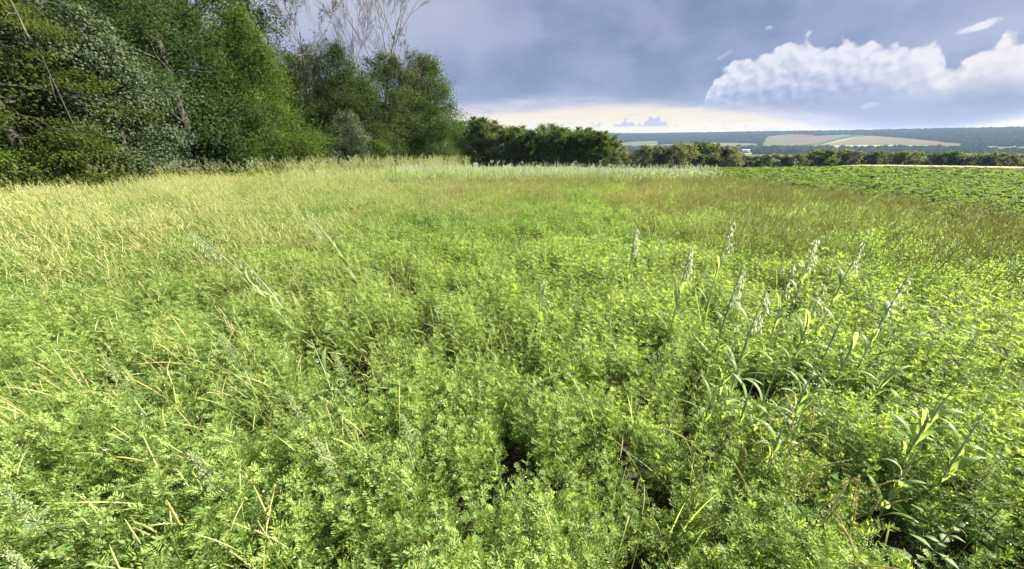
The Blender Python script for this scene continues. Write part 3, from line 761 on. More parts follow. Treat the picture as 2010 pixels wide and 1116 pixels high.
# white farm building in the valley
WHITE = mat_plain('white_render', (0.78, 0.76, 0.72)); ROOF = mat_plain('pale_roof_sheets', (0.55, 0.55, 0.55)); DARK = mat_plain('dark_opening', (0.05, 0.05, 0.055))
def box(mb, a, b, mat=0):
    x0, y0, z0 = a; x1, y1, z1 = b
    V = [(x0, y0, z0), (x1, y0, z0), (x1, y1, z0), (x0, y1, z0), (x0, y0, z1), (x1, y0, z1), (x1, y1, z1), (x0, y1, z1)]
    mb.add(V, [(0, 3, 2, 1), (4, 5, 6, 7), (0, 1, 5, 4), (1, 2, 6, 5), (2, 3, 7, 6), (3, 0, 4, 7)], mat)
def farm(px, py, dist, w, dep, h, rh, label):
    d = ray(px, py); hh = math.hypot(d[0], d[1]); x, y = d[0] / hh * dist, d[1] / hh * dist
    o = new_obj('farm_building', None); o.location = (x, y, float(height(x, y)) - .5); o.rotation_euler[2] = -math.atan2(x, y)
    mb = MB(); box(mb, (-w / 2, -dep / 2, 0), (w / 2, dep / 2, h)); new_obj('wall', mb.mesh('wall', WHITE), o)
    mb = MB(); e = .8
    mb.add([(-w / 2 - e, -dep / 2 - e, h + .05), (w / 2 + e, -dep / 2 - e, h + .05), (w / 2 + e, dep / 2 + e, h + .05), (-w / 2 - e, dep / 2 + e, h + .05), (-w / 2 - e, 0, h + rh), (w / 2 + e, 0, h + rh)],
           [(0, 1, 5, 4), (2, 3, 4, 5), (3, 2, 1, 0)]); mb.add([(-w / 2 - e, -dep / 2 - e, h + .05), (-w / 2 - e, 0, h + rh), (-w / 2 - e, dep / 2 + e, h + .05), (w / 2 + e, -dep / 2 - e, h + .05), (w / 2 + e, dep / 2 + e, h + .05), (w / 2 + e, 0, h + rh)], [(0, 1, 2), (3, 4, 5)])
    new_obj('roof', mb.mesh('roof', ROOF), o)
    for i in range(4):
        mb = MB(); c = -w / 2 + w * (i + .5) / 4; box(mb, (c - w * .06, -dep / 2 - .15, .2 if i == 1 else h * .35), (c + w * .06, -dep / 2 - .02, h * .75)); new_obj('door' if i == 1 else 'window', mb.mesh('opening', DARK), o)
    tag(o, label, 'building')
farm(1463, 300, 1560, 24, 14, 8, 4, 'white farm building in the valley behind the far tree row')

# wind turbines beyond the ridge
TURB = mat_plain('turbine_white', (0.6, 0.6, 0.6))
def turbine(px, top_y, label, rot):
    d = ray(px, top_y); hh = math.hypot(d[0], d[1]); dist = 3650.0
    x, y = d[0] / hh * dist, d[1] / hh * dist; z0 = float(height(x, y)); zt = EYE + d[2] / hh * dist
    o = new_obj('wind_turbine', None); o.location = (x, y, z0); o.rotation_euler[2] = -math.atan2(x, y)
    H_ = zt - z0
    mb = MB(); tube(mb, [(0, 0, 0), (0, 0, H_ * .5), (0, 0, H_)], [1.0, .8, .5], 8); new_obj('mast', mb.mesh('mast', TURB, True), o)
    mb = MB(); box(mb, (-1.2, -3, H_ - 1.1), (1.2, 4, H_ + 1.2)); new_obj('nacelle', mb.mesh('nacelle', TURB), o)
    for k in range(3):
        a = rot + k * 2.0944; mb = MB(); t = np.linspace(0, 1, 5)[:, None]
        tube(mb, np.array([0, -3.8, H_]) + np.array([math.sin(a), 0, math.cos(a)]) * 24 * t, [.9, 1.0, .8, .5, .15], 5); new_obj('blade', mb.mesh('blade', TURB, True), o)
    tag(o, label, 'wind turbine', 'wind turbines on the ridge')
for i, (px, ty) in enumerate([(1307, 252), (1346, 252), (1384, 248), (1427, 247), (1463, 246)]):
    turbine(px, ty, 'tiny pale wind turbine on the ridge, %s from the left' % ['first', 'second', 'third', 'fourth', 'last'][i], i * .7)

# ------------------------------------------------------------------ the crop and the weeds: kinds of plant
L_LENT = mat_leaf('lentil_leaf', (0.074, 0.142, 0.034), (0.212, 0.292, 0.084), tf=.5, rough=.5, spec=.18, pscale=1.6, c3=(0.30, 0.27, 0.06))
L_LENT2 = mat_leaf('lentil_stem', (0.10, 0.15, 0.035), (0.18, 0.23, 0.07), tf=.3)
FLOWER = mat_leaf('white_flower', (0.70, 0.70, 0.72), (0.85, 0.85, 0.88), tcol=(.7, .7, .7), tf=.3)
G_STEM = mat_leaf('grass_stem', (0.14, 0.185, 0.045), (0.30, 0.315, 0.10), tf=.4, pscale=.5)
G_HEAD = mat_leaf('straw_seed_head', (0.19, 0.212, 0.078), (0.35, 0.37, 0.165), tcol=(.37, .40, .16), tf=.35, rough=.7, spec=.15, pscale=.4)
G_RUST = mat_leaf('rusty_seed_head', (0.25, 0.22, 0.09), (0.41, 0.36, 0.165), tcol=(.50, .44, .19), tf=.5, rough=.7, spec=.15, pscale=.4)
O_STEM = mat_leaf('glaucous_oat_stem', (0.15, 0.22, 0.15), (0.27, 0.34, 0.235), tf=.2, rough=.45)
O_LEAF = mat_leaf('oat_leaf', (0.13, 0.21, 0.07), (0.24, 0.32, 0.12), tf=.5, rough=.5, spec=.2)
O_HEAD = mat_leaf('oat_spikelet', (0.31, 0.345, 0.24), (0.49, 0.515, 0.385), tcol=(.50, .52, .38), tf=.4, rough=.55)
P_HEAD = mat_leaf('pale_plume', (0.16, 0.19, 0.095), (0.30, 0.315, 0.17), tcol=(.32, .34, .17), tf=.4, rough=.7, spec=.15)
B_LEAF = mat_leaf('beet_leaf', (0.052, 0.092, 0.024), (0.092, 0.138, 0.036), tf=.42, rough=.7, spec=.05, pscale=.25)
C_LEAF = mat_leaf('goosefoot_leaf', (0.075, 0.125, 0.055), (0.13, 0.19, 0.085), tf=.4, rough=.5)
C_HEAD = mat_leaf('goosefoot_spike', (0.14, 0.19, 0.09), (0.26, 0.30, 0.17), tf=.3, rough=.7)
BIND = mat_leaf('bindweed_leaf', (0.060, 0.125, 0.030), (0.11, 0.19, 0.05), tf=.45, rough=.65, spec=.05)

def lentil(seed, h=.36, nst=8, nlf=13, big=1.0):
    rng = np.random.RandomState(seed); mb = MB()
    C, D, N, L, S = [], [], [], [], []
    for s in range(nst):
        a = rng.uniform(0, 6.283); r1 = rng.uniform(.03, .13); hh = h * rng.uniform(.65, 1.08)
        t = np.linspace(0, 1, 6)[:, None]
        e = np.array([math.cos(a) * r1, math.sin(a) * r1, hh])
        P = np.array([rng.normal(0, .012), rng.normal(0, .012), 0]) * (1 - t) + e * np.concatenate([t ** .8, t ** .8, t ** 1.15], 1) + rng.normal(0, .008, (6, 3)) * t
        tube(mb, P, .0011 * big * (1.3 - .8 * t[:, 0]), 3, 1, rng.rand())
        for k in range(nlf):
            f = .32 + .68 * (k + rng.rand()) / nlf
            p = np.array([np.interp(f, t[:, 0], P[:, c]) for c in range(3)])
            la = a + (k % 2 * 2 - 1) * 1.3 + rng.normal(0, .7); up = rng.uniform(.05, .75) + .35 * (f > .9)
            d = np.array([math.cos(la) * math.cos(up), math.sin(la) * math.cos(up), math.sin(up)])
            Lr = .046 * rng.uniform(.7, 1.2) * big
            side = U(np.cross(d, [0, 0, 1.])); nn = np.cross(side, d)
            m = 6; q = np.linspace(.25, 1, m)
            sv = np.clip(rng.normal(.05 + .75 * f, .16), 0, 1)  # leaflets coloured paler up the stem to stand in for sunlit tips
            for sg in (-1, 1):
                C.append(p + d * (q * Lr)[:, None] - np.array([0, 0, .15]) * ((q ** 2) * Lr)[:, None])
                D.append(U(d * .55 + side * sg * .85 + nn * .25 + rng.normal(0, .16, (m, 3))))
                N.append(np.broadcast_to(nn - side * sg * .3, (m, 3)) + rng.normal(0, .25, (m, 3)))
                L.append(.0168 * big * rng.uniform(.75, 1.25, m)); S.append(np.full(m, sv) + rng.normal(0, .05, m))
    L = np.concatenate(L)
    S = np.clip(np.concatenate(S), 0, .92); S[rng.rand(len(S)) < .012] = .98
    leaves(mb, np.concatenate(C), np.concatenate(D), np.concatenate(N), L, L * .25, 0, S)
    nf = rng.randint(1, 4)
    if nf:
        a = rng.uniform(0, 6.28, nf); c = np.stack([np.cos(a) * .08, np.sin(a) * .08, rng.uniform(.7, 1.0, nf) * h], -1)
        leaves(mb, c, rng.normal(0, 1, (nf, 3)), rng.normal(0, 1, (nf, 3)) + [0, 0, 1], .0065 * big, .006 * big, 2, .5)
    return mb.mesh('lentil_plant', [L_LENT, L_LENT2, FLOWER])

def lentil_patch(seed, n=22, half=.36):
    """a small stand of lentils for the farther field, coarser leaflets"""
    rng = np.random.RandomState(seed); mb = MB()
    C, D, N, L, S = [], [], [], [], []
    for p_ in range(n):
        o = np.array([*rng.uniform(-half, half, 2), 0]); hp = .36 * rng.uniform(.7, 1.12); sp = rng.normal(0, .15)
        m = 190; t = rng.beta(2.2, 1.3, m); a = rng.uniform(0, 6.283, m); rr = rng.uniform(.01, .13, m) * (.5 + .5 * t)
        C.append(o + np.stack([np.cos(a) * rr, np.sin(a) * rr, t * hp * rng.uniform(.8, 1.05, m)], -1))
        up = rng.uniform(-.2, 1.0, m); b = a + rng.normal(0, 1.0, m)
        D.append(np.stack([np.cos(b) * np.cos(up), np.sin(b) * np.cos(up), np.sin(up)], -1)); N.append(rng.normal(0, .6, (m, 3)) + [0, 0, .8])
        L.append(rng.uniform(.018, .036, m)); S.append(np.clip(-.08 + .5 * t + sp + rng.normal(0, .12, m), 0, .92))  # upper leaflets painted paler like lit tips; whole stand darkened for missing self-shade
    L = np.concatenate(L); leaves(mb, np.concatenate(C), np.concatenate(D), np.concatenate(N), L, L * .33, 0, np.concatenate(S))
    k = 14; c = np.stack([rng.uniform(-half, half, k), rng.uniform(-half, half, k), rng.uniform(.27, .38, k)], -1)
    leaves(mb, c, rng.normal(0, 1, (k, 3)), rng.normal(0, 1, (k, 3)) + [0, 0, 1], .010, .009, 1, .5)
    return mb.mesh('lentil_stand', [L_LENT, FLOWER])

def head_tube(mb, P, r, mat, shade, sides=4):
    n = len(P); t = np.linspace(0, 1, n)
    tube(mb, P, r * np.sin(np.clip(t * .92 + .08, 0, 1) * math.pi) ** .45 + .0002, sides, mat, shade)

def stem_curve(rng, foot, H, lean, bend, n=9):
    """stem from foot, leaning, its tip bowed over"""
    t = np.linspace(0, 1, n)[:, None]
    a = rng.uniform(0, 6.283); b = np.array([math.cos(a), math.sin(a), 0]) * rng.uniform(0, 1) * bend + np.array(lean + (0,)) * .45
    P = np.array([foot[0], foot[1], 0.]) + np.array([lean[0] * H, lean[1] * H, H]) * t + b * H * t ** 3 - np.array([0, 0, 1]) * (bend * .35 * H) * t ** 4
    return P

def blackgrass(seed, n, H, rad=1.0, head=None, sp=.05, leafy=1, hl=.085):
    rng = np.random.RandomState(seed); mb = MB()
    for i in range(n):
        h = H * rng.uniform(.65, 1.1)
        lean = (rng.normal(0, .14), rng.normal(0, .14))
        P = stem_curve(rng, rng.normal(0, sp, 2), h, lean, rng.uniform(.02, .4), 10)
        sv = rng.rand()
        tube(mb, P[:8], .0013 * rad * np.linspace(1.2, .7, 8), 3, 0, sv)
        seg = P[7:]; 
        k = hl / np.linalg.norm(P[9] - P[7]); Q = P[9] + (P[7] - P[9]) * min(k, 1.6) * np.linspace(1, 0, 5)[:, None] + (P[8] - (P[7] + P[9]) / 2) * (1 - np.linspace(-1, 1, 5)[:, None] ** 2)
        head_tube(mb, Q, (.0024 if rad < 1.2 else .0026) * rad, 1, np.clip(sv + rng.normal(0, .2), 0, 1))
        for _ in range(leafy):
            f = rng.uniform(.1, .5); p = P[int(f * 9)]; a = rng.uniform(0, 6.28); t = np.linspace(0, 1, 6)[:, None]; Lb = rng.uniform(.12, .24)
            d = np.array([math.cos(a), math.sin(a), 0])
            B = p + np.array([0, 0, 1]) * Lb * t * .9 + d * Lb * (.25 * t + .5 * t ** 2) - np.array([0, 0, .5]) * Lb * t ** 3
            blade(mb, B, .0022 * rad, np.cross(d, [0, 0, 1]), 0, rng.rand())
    return mb.mesh('grass_tuft', [G_STEM, head or G_HEAD])

def green_tuft(seed, n, H, w):
    rng = np.random.RandomState(seed); mb = MB()
    for i in range(n):
        a = rng.uniform(0, 6.28); t = np.linspace(0, 1, 7)[:, None]; Lb = H * rng.uniform(.5, 1.1); d = np.array([math.cos(a), math.sin(a), 0])
        k = rng.uniform(.1, .6)
        B = np.array([*rng.normal(0, .02, 2), 0]) + np.array([0, 0, 1]) * Lb * (t - .35 * k * t ** 3) + d * Lb * k * (.2 * t + .8 * t ** 2)
        blade(mb, B, w * rng.uniform(.6, 1.2), np.cross(d, [0, 0, 1]), 0, rng.rand())
    return mb.mesh('green_tuft', [O_LEAF])

def bez(tip, n, bow=.55):
    t = np.linspace(0, 1, n)[:, None]; tip = np.asarray(tip, float); c = np.array([tip[0] * .18, tip[1] * .18, tip[2] * bow])
    return 2 * t * (1 - t) * c + t * t * tip

def oat_parts(seed, tip, nleaf=6, panicle=True, side=(1, 0), rad=1.0, nsp=26, plen=.23, lw=.0075):
    """returns stem, [leaf ...], panicle builders in local space"""
    rng = np.random.RandomState(seed)
    P = bez(tip, 22); Hh = np.linalg.norm(tip)
    stem = MB(); t = np.linspace(0, 1, 22)
    r = .0030 * rad * (1.1 - .75 * t) + .0016 * rad * np.exp(-((t - .62) / .1) ** 2)
    tube(stem, P, r, 5, 0, .5)
    lv = []
    for i in range(nleaf):
        f = .08 + .62 * (i + .5) / nleaf + rng.normal(0, .02); k = int(np.clip(f, 0, .95) * 21); p = P[k]; T = U(P[min(k + 1, 21)] - P[max(k - 1, 0)])
        a = i * 2.6 + rng.normal(0, .5); d = np.array([math.cos(a), math.sin(a), 0.]); Lb = rng.uniform(.2, .36) * Hh; q = np.linspace(0, 1, 12)[:, None]
        cl = rng.uniform(.05, .7)
        B = p + T * Lb * (q * .85 - .12 * q ** 3) + d * Lb * (.12 * q + .45 * q ** 2) - np.array([0, 0, 1]) * Lb * cl * .75 * q ** 3.2
        mb = MB(); blade(mb, B, lw * rng.uniform(.7, 1.15) * rad, np.cross(d, [0, 0, 1.]), 0, rng.uniform(.2, .9)); lv.append(mb)
    pan = None
    if panicle:
        pan = MB(); k0 = int((1 - plen / Hh) * 21); sd = np.array([side[0], side[1], 0.])
        for j in range(nsp):
            f = (j + rng.rand()) / nsp; kk = k0 + f * (20.9 - k0); p = P[int(kk)] + (P[min(int(kk) + 1, 21)] - P[int(kk)]) * (kk % 1)
            o = sd * rng.uniform(.4, 1.1) + rng.normal(0, .35, 3); o[2] *= .4
            Lp = .055 * (1 - .62 * f) * rng.uniform(.6, 1.2); q = np.linspace(0, 1, 5)[:, None]
            B = p + o * Lp * q + np.array([0, 0, 1]) * Lp * (.55 * q - 1.15 * q ** 2.2)
            tube(pan, B, .0005 * rad, 3, 0, .4)
            for s2 in (-1, 1):
                dd = U(np.array([o[0] * .3, o[1] * .3, -1.0]) + rng.normal(0, .12, 3) + s2 * .13 * np.cross(U(o), [0, 0, 1.]))
                leaves(pan, [B[-1]], [dd], [rng.normal(0, 1, 3)], (.030 * rng.uniform(.7, 1.3)), .0040 * rad, 1, rng.rand())
    return stem, lv, pan

def oat_proto(seed, H, rad):
    rng = np.random.RandomState(seed)
    tip = (rng.normal(0, .07), rng.normal(0, .07), H)
    s, lv, p = oat_parts(seed, tip, 4, True, (rng.choice([-1, 1]), rng.normal(0, .6)), rad, 20)
    mb = MB()
    for b, mp in ((s, {0: 0}), (p, {0: 0, 1: 1})):
        for V, F, M, S in zip(b.V, b.F, b.M, b.S):
            pass
    def merge(b, mp):
        base = 0
        for V, F, M, S in zip(b.V, b.F, b.M, b.S):
            mb.add(V, F - base, mp[int(M[0])], S); base += len(V)
    merge(s, {0: 0}); merge(p, {0: 0, 1: 1})
    for l in lv:
        merge(l, {0: 2})
    return mb.mesh('oat_plant', [O_STEM, O_HEAD, O_LEAF])

def plume(seed, n, H, rad=1.0):
    rng = np.random.RandomState(seed); mb = MB()
    for i in range(n):
        h = H * rng.uniform(.7, 1.1); P = stem_curve(rng, rng.normal(0, .05, 2), h, (rng.normal(0, .1), rng.normal(0, .1)), rng.uniform(.1, .35), 10)
        tube(mb, P, .0016 * rad * np.linspace(1.2, .5, 10), 3, 0, rng.rand())
        m = 46; f = rng.uniform(.74, 1.0, m); C = np.stack([np.interp(f, np.linspace(0, 1, 10), P[:, c]) for c in range(3)], -1)
        D = U(rng.normal(0, .7, (m, 3)) + [0, 0, .45]); w = (.05 * (1.05 - f) / .3)[:, None]
        leaves(mb, C + D * w * rng.uniform(.2, 1, (m, 1)), D, rng.normal(0, 1, (m, 3)), .024 * rad, .007 * rad, 1, rng.rand(m))
        for _ in range(3):
            p = P[rng.randint(0, 5)]; a = rng.uniform(0, 6.28); d = np.array([math.cos(a), math.sin(a), 0]); t = np.linspace(0, 1, 6)[:, None]; Lb = rng.uniform(.25, .5)
            blade(mb, p + np.array([0, 0, 1]) * Lb * (t - .5 * t ** 3) + d * Lb * (.2 * t + .5 * t ** 2), .0042 * rad, np.cross(d, [0, 0, 1]), 0, rng.rand())
    return mb.mesh('plume_grass', [G_STEM, P_HEAD])

def beet(seed):
    rng = np.random.RandomState(seed); mb = MB()
    for i in range(15):
        a = i * 2.4 + rng.normal(0, .3); d = np.array([math.cos(a), math.sin(a), 0.]); up = rng.uniform(.55, 1.35); Lt = rng.uniform(.32, .5)
        t = np.linspace(0, 1, 8)[:, None]
        P = d * Lt * math.cos(up) * (t ** .9) + np.array([0, 0, 1]) * Lt * math.sin(up) * (t - .33 * t ** 3) + d * Lt * .22 * t ** 3
        tube(mb, P[:4], .006, 3, 0, .9)
        Q = P[3:]; n = len(Q); w = rng.uniform(.055, .085) * np.array([.35, .95, 1.0, .75, .12]); S = np.cross(d, [0, 0, 1.]); cols = []
        ph = rng.uniform(0, 6.28)
        for c in (-1, -.5, 0, .5, 1):
            wav = .016 * abs(c) * np.sin(np.arange(n) * 2.4 + ph + c * 2)
            cols.append(Q + S * (w * c)[:, None] + np.array([0, 0, 1.]) * (wav + .012 * abs(c))[:, None])
        V = np.stack(cols, 1); ii = np.arange(n - 1)[:, None] * 5; jj = np.arange(4)[None]
        mb.add(V.reshape(-1, 3), np.stack([ii + jj, ii + jj + 1, ii + jj + 6, ii + jj + 5], -1).reshape(-1, 4), 0, rng.uniform(.05, .95))
    return mb.mesh('beet_plant', [B_LEAF], True)

# ------------------------------------------------------------------ the crop: where it stands
def field_z(P):
    return height(P[:, 0], P[:, 1])
def jitter_grid(rng, x0, x1, y0, y1, step):
    gx, gy = np.meshgrid(np.arange(x0, x1, step), np.arange(y0, y1, step)); n = gx.size
    return gx.ravel() + rng.uniform(-.5, .5, n) * step, gy.ravel() + rng.uniform(-.5, .5, n) * step

GAPS = [(1500, 790, .28), (1570, 790, .26), (1290, 712, .22), (1460, 770, .2), (990, 960, .16), (1045, 770, .15), (860, 1010, .13), (780, 560, .3), (800, 590, .26), (830, 640, .22), (850, 690, .18), (720, 640, .2), (700, 790, .17),
        (1700, 690, .2), (1880, 700, .22), (310, 640, .25), (520, 700, .2), (330, 970, .15), (1240, 500, .3), (1350, 880, .14), (470, 880, .16), (1560, 1060, .15), (190, 690, .2), (640, 720, .18), (1130, 640, .15)]
GAPW = [(on_height(a, b, .12)[:2], r * (.55 if b > 850 else .8)) for a, b, r in GAPS]
def gapf(x, y):
    g = np.ones_like(x)
    for (c, r) in GAPW:
        rr = r * (.75 + .5 * fbm(x * 5 + 3, y * 5, 2)); g = np.minimum(g, sstep(.55, 1.25, np.hypot(x - c[0], y - c[1]) / rr))
    return g

X0, X1, Y1 = -15.2, 8.6, 16.6
rng = np.random.RandomState(101)
lent_near = [lentil(200 + i, .36) for i in range(6)]
lent_far = [lentil_patch(230 + i) for i in range(7)]
# near canopy
x, y = jitter_grid(rng, -6.5, 6.5, -1.2, 5.2, .112)
d = np.hypot(x, y)
cl = fbm(x * 1.9, y * 1.9, 3); g = gapf(x, y)
row = .5 + .5 * np.cos((x + .15 * fbm(y * .8, x * .3, 2)) * 2 * math.pi / .34)
sc = (.54 + .95 * cl) * (.5 + .5 * g) * (.88 + .16 * row)
keep = (d < 5.2) & (rng.rand(len(x)) < np.clip((cl - .14) * 6, 0.15, 1)) & (rng.rand(len(x)) < .45 + .55 * g)
x, y, sc = x[keep], y[keep], sc[keep]; n = len(x)
scl = np.stack([sc * rng.uniform(.85, 1.15, n), sc * rng.uniform(.85, 1.15, n), sc * rng.uniform(.8, 1.2, n)], -1)
P = np.stack([x, y, height(x, y)], -1)
NL = len(lent_near)
PA, RA, SA, KA = [P], [lean_rots(rng, n, -.03, 0, .13)], [scl], [rng.randint(0, NL, n)]
# canopy farther out
x, y = jitter_grid(rng, X0, X1, -1.2, Y1 + .5, .56)
d = np.hypot(x, y); cl = fbm(x * 1.3 + 9, y * 1.3, 3); g = gapf(x, y)
keep = (d >= 5.1) & (cl > .2)
x, y, cl = x[keep], y[keep], cl[keep]; n = len(x)
sc = (.72 + .65 * cl)
PA.append(np.stack([x, y, height(x, y)], -1)); RA.append(lean_rots(rng, n, -.02, 0, .04)); SA.append(np.stack([sc * 0 + 1.0, sc * 0 + 1.0, sc * rng.uniform(.85, 1.15, n)], -1)); KA.append(NL + rng.randint(0, len(lent_far), n))
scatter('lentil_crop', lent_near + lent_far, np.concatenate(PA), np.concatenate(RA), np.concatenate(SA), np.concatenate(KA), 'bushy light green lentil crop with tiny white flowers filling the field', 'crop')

# seed-bearing grass standing over the lentils
bg_near = [blackgrass(300 + i, 7, .62, 1.0, G_HEAD) for i in range(5)] + [blackgrass(310 + i, 7, .58, 1.0, G_RUST) for i in range(3)]
bg_far = [blackgrass(320 + i, 30, .66, 1.35, G_HEAD, .17, 1, .105) for i in range(5)] + [blackgrass(330 + i, 30, .58, 1.4, G_RUST, .17, 1, .075) for i in range(4)]
def grass_density(x, y):
    d = np.hypot(x, y); az_ = np.degrees(np.arctan2(x, y))
    left = sstep(-4, -28, az_) * sstep(1.3, 3.0, d)
    far_ = sstep(4.0, 9.0, d)
    right = sstep(10, 30, az_) * sstep(2.6, 5.5, d) * .7
    patch = sstep(.36, .62, fbm(x * .7 + 4, y * .55 + 2, 3))
    return np.clip((.05 + 1.1 * left * (1 - .4 * far_) + .75 * far_ + right * .6) * (.30 + .9 * patch), 0, 1.2)
PA, RA, SA, KA = [], [], [], []
x, y = jitter_grid(rng, X0, 10.2, .6, Y1, .20)
d = np.hypot(x, y); keep = (rng.rand(len(x)) < grass_density(x, y) * np.where(d > 5.5, np.where(np.arctan2(x, y) < -.2, .28, .42), .8) * (1 - sstep(7.6, 10.2, x)))
x, y = x[keep], y[keep]; n = len(x); d = np.hypot(x, y); azd = np.degrees(np.arctan2(x, y))
fl = d > 5.5
prust = np.clip(.10 + .55 * sstep(-18, 16, azd) * sstep(4.5, 8, d) + .2 * (fbm(x * .5, y * .5, 2) - .5), 0, 1)
prust = prust * (1 - .6 * sstep(20, 34, azd))
ru = rng.rand(n) < prust
pick = np.where(fl, 8 + np.where(ru, 5 + rng.randint(0, 4, n), rng.randint(0, 5, n)), np.where(ru, 5 + rng.randint(0, 3, n), rng.randint(0, 5, n)))
wind = np.where(azd < 0, -.48 * sstep(2, -28, azd) - .07, .04) * rng.uniform(.6, 1.3, n)
sc = rng.uniform(.75, 1.15, n)
scatter('seeding_grass', bg_near + bg_far, np.stack([x, y, height(x, y)], -1), lean_rots(rng, n, wind, 0, .08), sc, pick, 'straw and rust coloured seeding grass leaning over the lentil crop', 'grass')

x, y = jitter_grid(rng, -7, 7.5, .5, 7, .42); k = rng.rand(len(x)) < .25 + .75 * sstep(.45, .65, fbm(x * .8 + 1, y * .8 + 6, 2)); x, y = x[k], y[k]; n = len(x)
scatter('green_grass', [green_tuft(480 + i, 9, .46, .0030) for i in range(4)] + [green_tuft(490 + i, 6, .5, .0042) for i in range(2)], np.stack([x, y, height(x, y)], -1), lean_rots(rng, n, -.08, 0, .12), rng.uniform(.7, 1.15, n), rng.randint(0, 6, n), 'green grass blades growing up through the lentil crop', 'grass')

# strip of oats at the end of the crop
oats = [oat_proto(400 + i, 1.0, 1.7) for i in range(7)]
x, y = jitter_grid(rng, -9.5, 8.8, 13.2, 17.6, .17)
e0 = 14.6 + .5 * (fbm(x * .5, y * 0, 2) - .5) - .16 * np.clip(x, -4, 9) * .2
keep = (y > e0) & (y < e0 + 2.6) & (rng.rand(len(x)) < np.where(x < -5, .35, .9)) & (np.degrees(np.arctan2(x, y)) < 29.2)
x, y = x[keep], y[keep]; n = len(x)
scatter('oat_strip', oats, np.stack([x, y, height(x, y)], -1), lean_rots(rng, n, -.04, 0, .09), rng.uniform(.78, 1.05, n) * np.where(x < -5, .85, 1), rng.randint(0, 7, n), 'pale strip of ripening oats along the far end of the lentils', 'oats')

# tall grass at the foot of the wood and in the corner beyond the crop
plumes = [plume(450 + i, 4, 1.0, 1.5) for i in range(5)]
tufts = [green_tuft(470 + i, 26, .55, .0055) for i in range(3)]
x, y = jitter_grid(rng, -22, -3.5, 3, 34, .34)
wd = np.interp(y, [3, 12, 16, 22, 28, 33, 36], [-16.0, -15.6, -15.0, -14.4, -13.0, -11.0, -7.0])
keep = (((x > wd - .9) & (x < wd + 1.1)) | ((y > 16.8) & (x > wd - .6) & (rng.rand(len(x)) < .45))) & (x > wd - 1)
x, y = x[keep], y[keep]; n = len(x)
pick = np.where(rng.rand(n) < .62, rng.randint(0, 5, n), 5 + rng.randint(0, 3, n))
scatter('tall_edge_grass', plumes + tufts, np.stack([x, y, height(x, y)], -1), lean_rots(rng, n, -.22, 0, .12), rng.uniform(.85, 1.4, n), pick, 'tall pale plumed grass bending left along the foot of the wood', 'grass')

# beet field to the right
beets = [beet(500 + i) for i in range(6)]
gx, gy = np.meshgrid(np.arange(7.7, 46, .26), np.arange(-6, 46, .18)); gx = gx.ravel() + rng.normal(0, .05, gx.size); gy = gy.ravel() + rng.normal(0, .05, gy.size)
edgex = 7.9 + rng.exponential(.35, len(gy)) + .9 * (fbm(gy * .35, gy * 0 + 3, 2) - .5)
d = np.hypot(gx, gy); a_ = np.degrees(np.arctan2(gx, gy))
k = (gx > edgex) & (d < 38) & (a_ > 27.5) & (fbm(gx * .4, gy * .4, 3) > .27)
xa, ya = gx[k], gy[k]
x, y = jitter_grid(rng, 10, 100, 0, 95, .55); d = np.hypot(x, y); a_ = np.degrees(np.arctan2(x, y))
k = (d >= 38) & (d < 98) & (a_ > 26) & (a_ < 68)
xb, yb = x[k], y[k]
x = np.concatenate([xa, xb]); y = np.concatenate([ya, yb]); n = len(x)
sc = np.where(np.arange(n) < len(xa), .36 + .34 * fbm(x * .3 + 2, y * .3, 2), .9) * rng.uniform(.85, 1.15, n)
scatter('beet_crop', beets, np.stack([x, y, height(x, y)], -1), lean_rots(rng, n, 0, 0, .12), sc, rng.randint(0, 6, n), 'dense broad leaved green beet crop on the right beyond the lentils', 'crop')

# ripe wheat behind the crest on the right
x, y = jitter_grid(rng, 35, 110, 20, 90, .42); d = np.hypot(x, y); a_ = np.degrees(np.arctan2(x, y))
lo = np.interp(a_, [41, 46, 54, 70], [98, 90, 84, 84])
k = (a_ > 41) & (a_ < 66) & (d > lo) & (d < lo + 7)
x, y = x[k], y[k]; n = len(x)
W_EAR = mat_leaf('ripe_wheat', (0.60, 0.54, 0.34), (0.74, 0.68, 0.46), tcol=(.7, .64, .42), tf=.35)
def wheat(seed):
    rg = np.random.RandomState(seed); mb = MB()
    for i in range(26):
        P = stem_curve(rg, rg.uniform(-.24, .24, 2), .5, (rg.normal(0, .06), rg.normal(0, .06)), .1, 5); tube(mb, P, .008, 3, 0, rg.rand()); head_tube(mb, P[3:], .02, 0, rg.rand())
    m = 90; leaves(mb, np.stack([rg.uniform(-.3, .3, m), rg.uniform(-.3, .3, m), rg.uniform(.42, .56, m)], -1), rg.normal(0, 1, (m, 3)) * [1, 1, .2], rg.normal(0, .25, (m, 3)) + [.5, .2, 1], .16, .05, 0, rg.rand(m))  # flat upturned blades added on top to catch the sun and brighten the strip
    return mb.mesh('wheat_patch', [W_EAR])
scatter('wheat_strip', [wheat(1), wheat(2)], np.stack([x, y, height(x, y)], -1), lean_rots(rng, n, 0, 0, .05), rng.uniform(.9, 1.1, n), rng.randint(0, 2, n), 'thin pale line of ripe wheat behind the beet field crest', 'wheat')

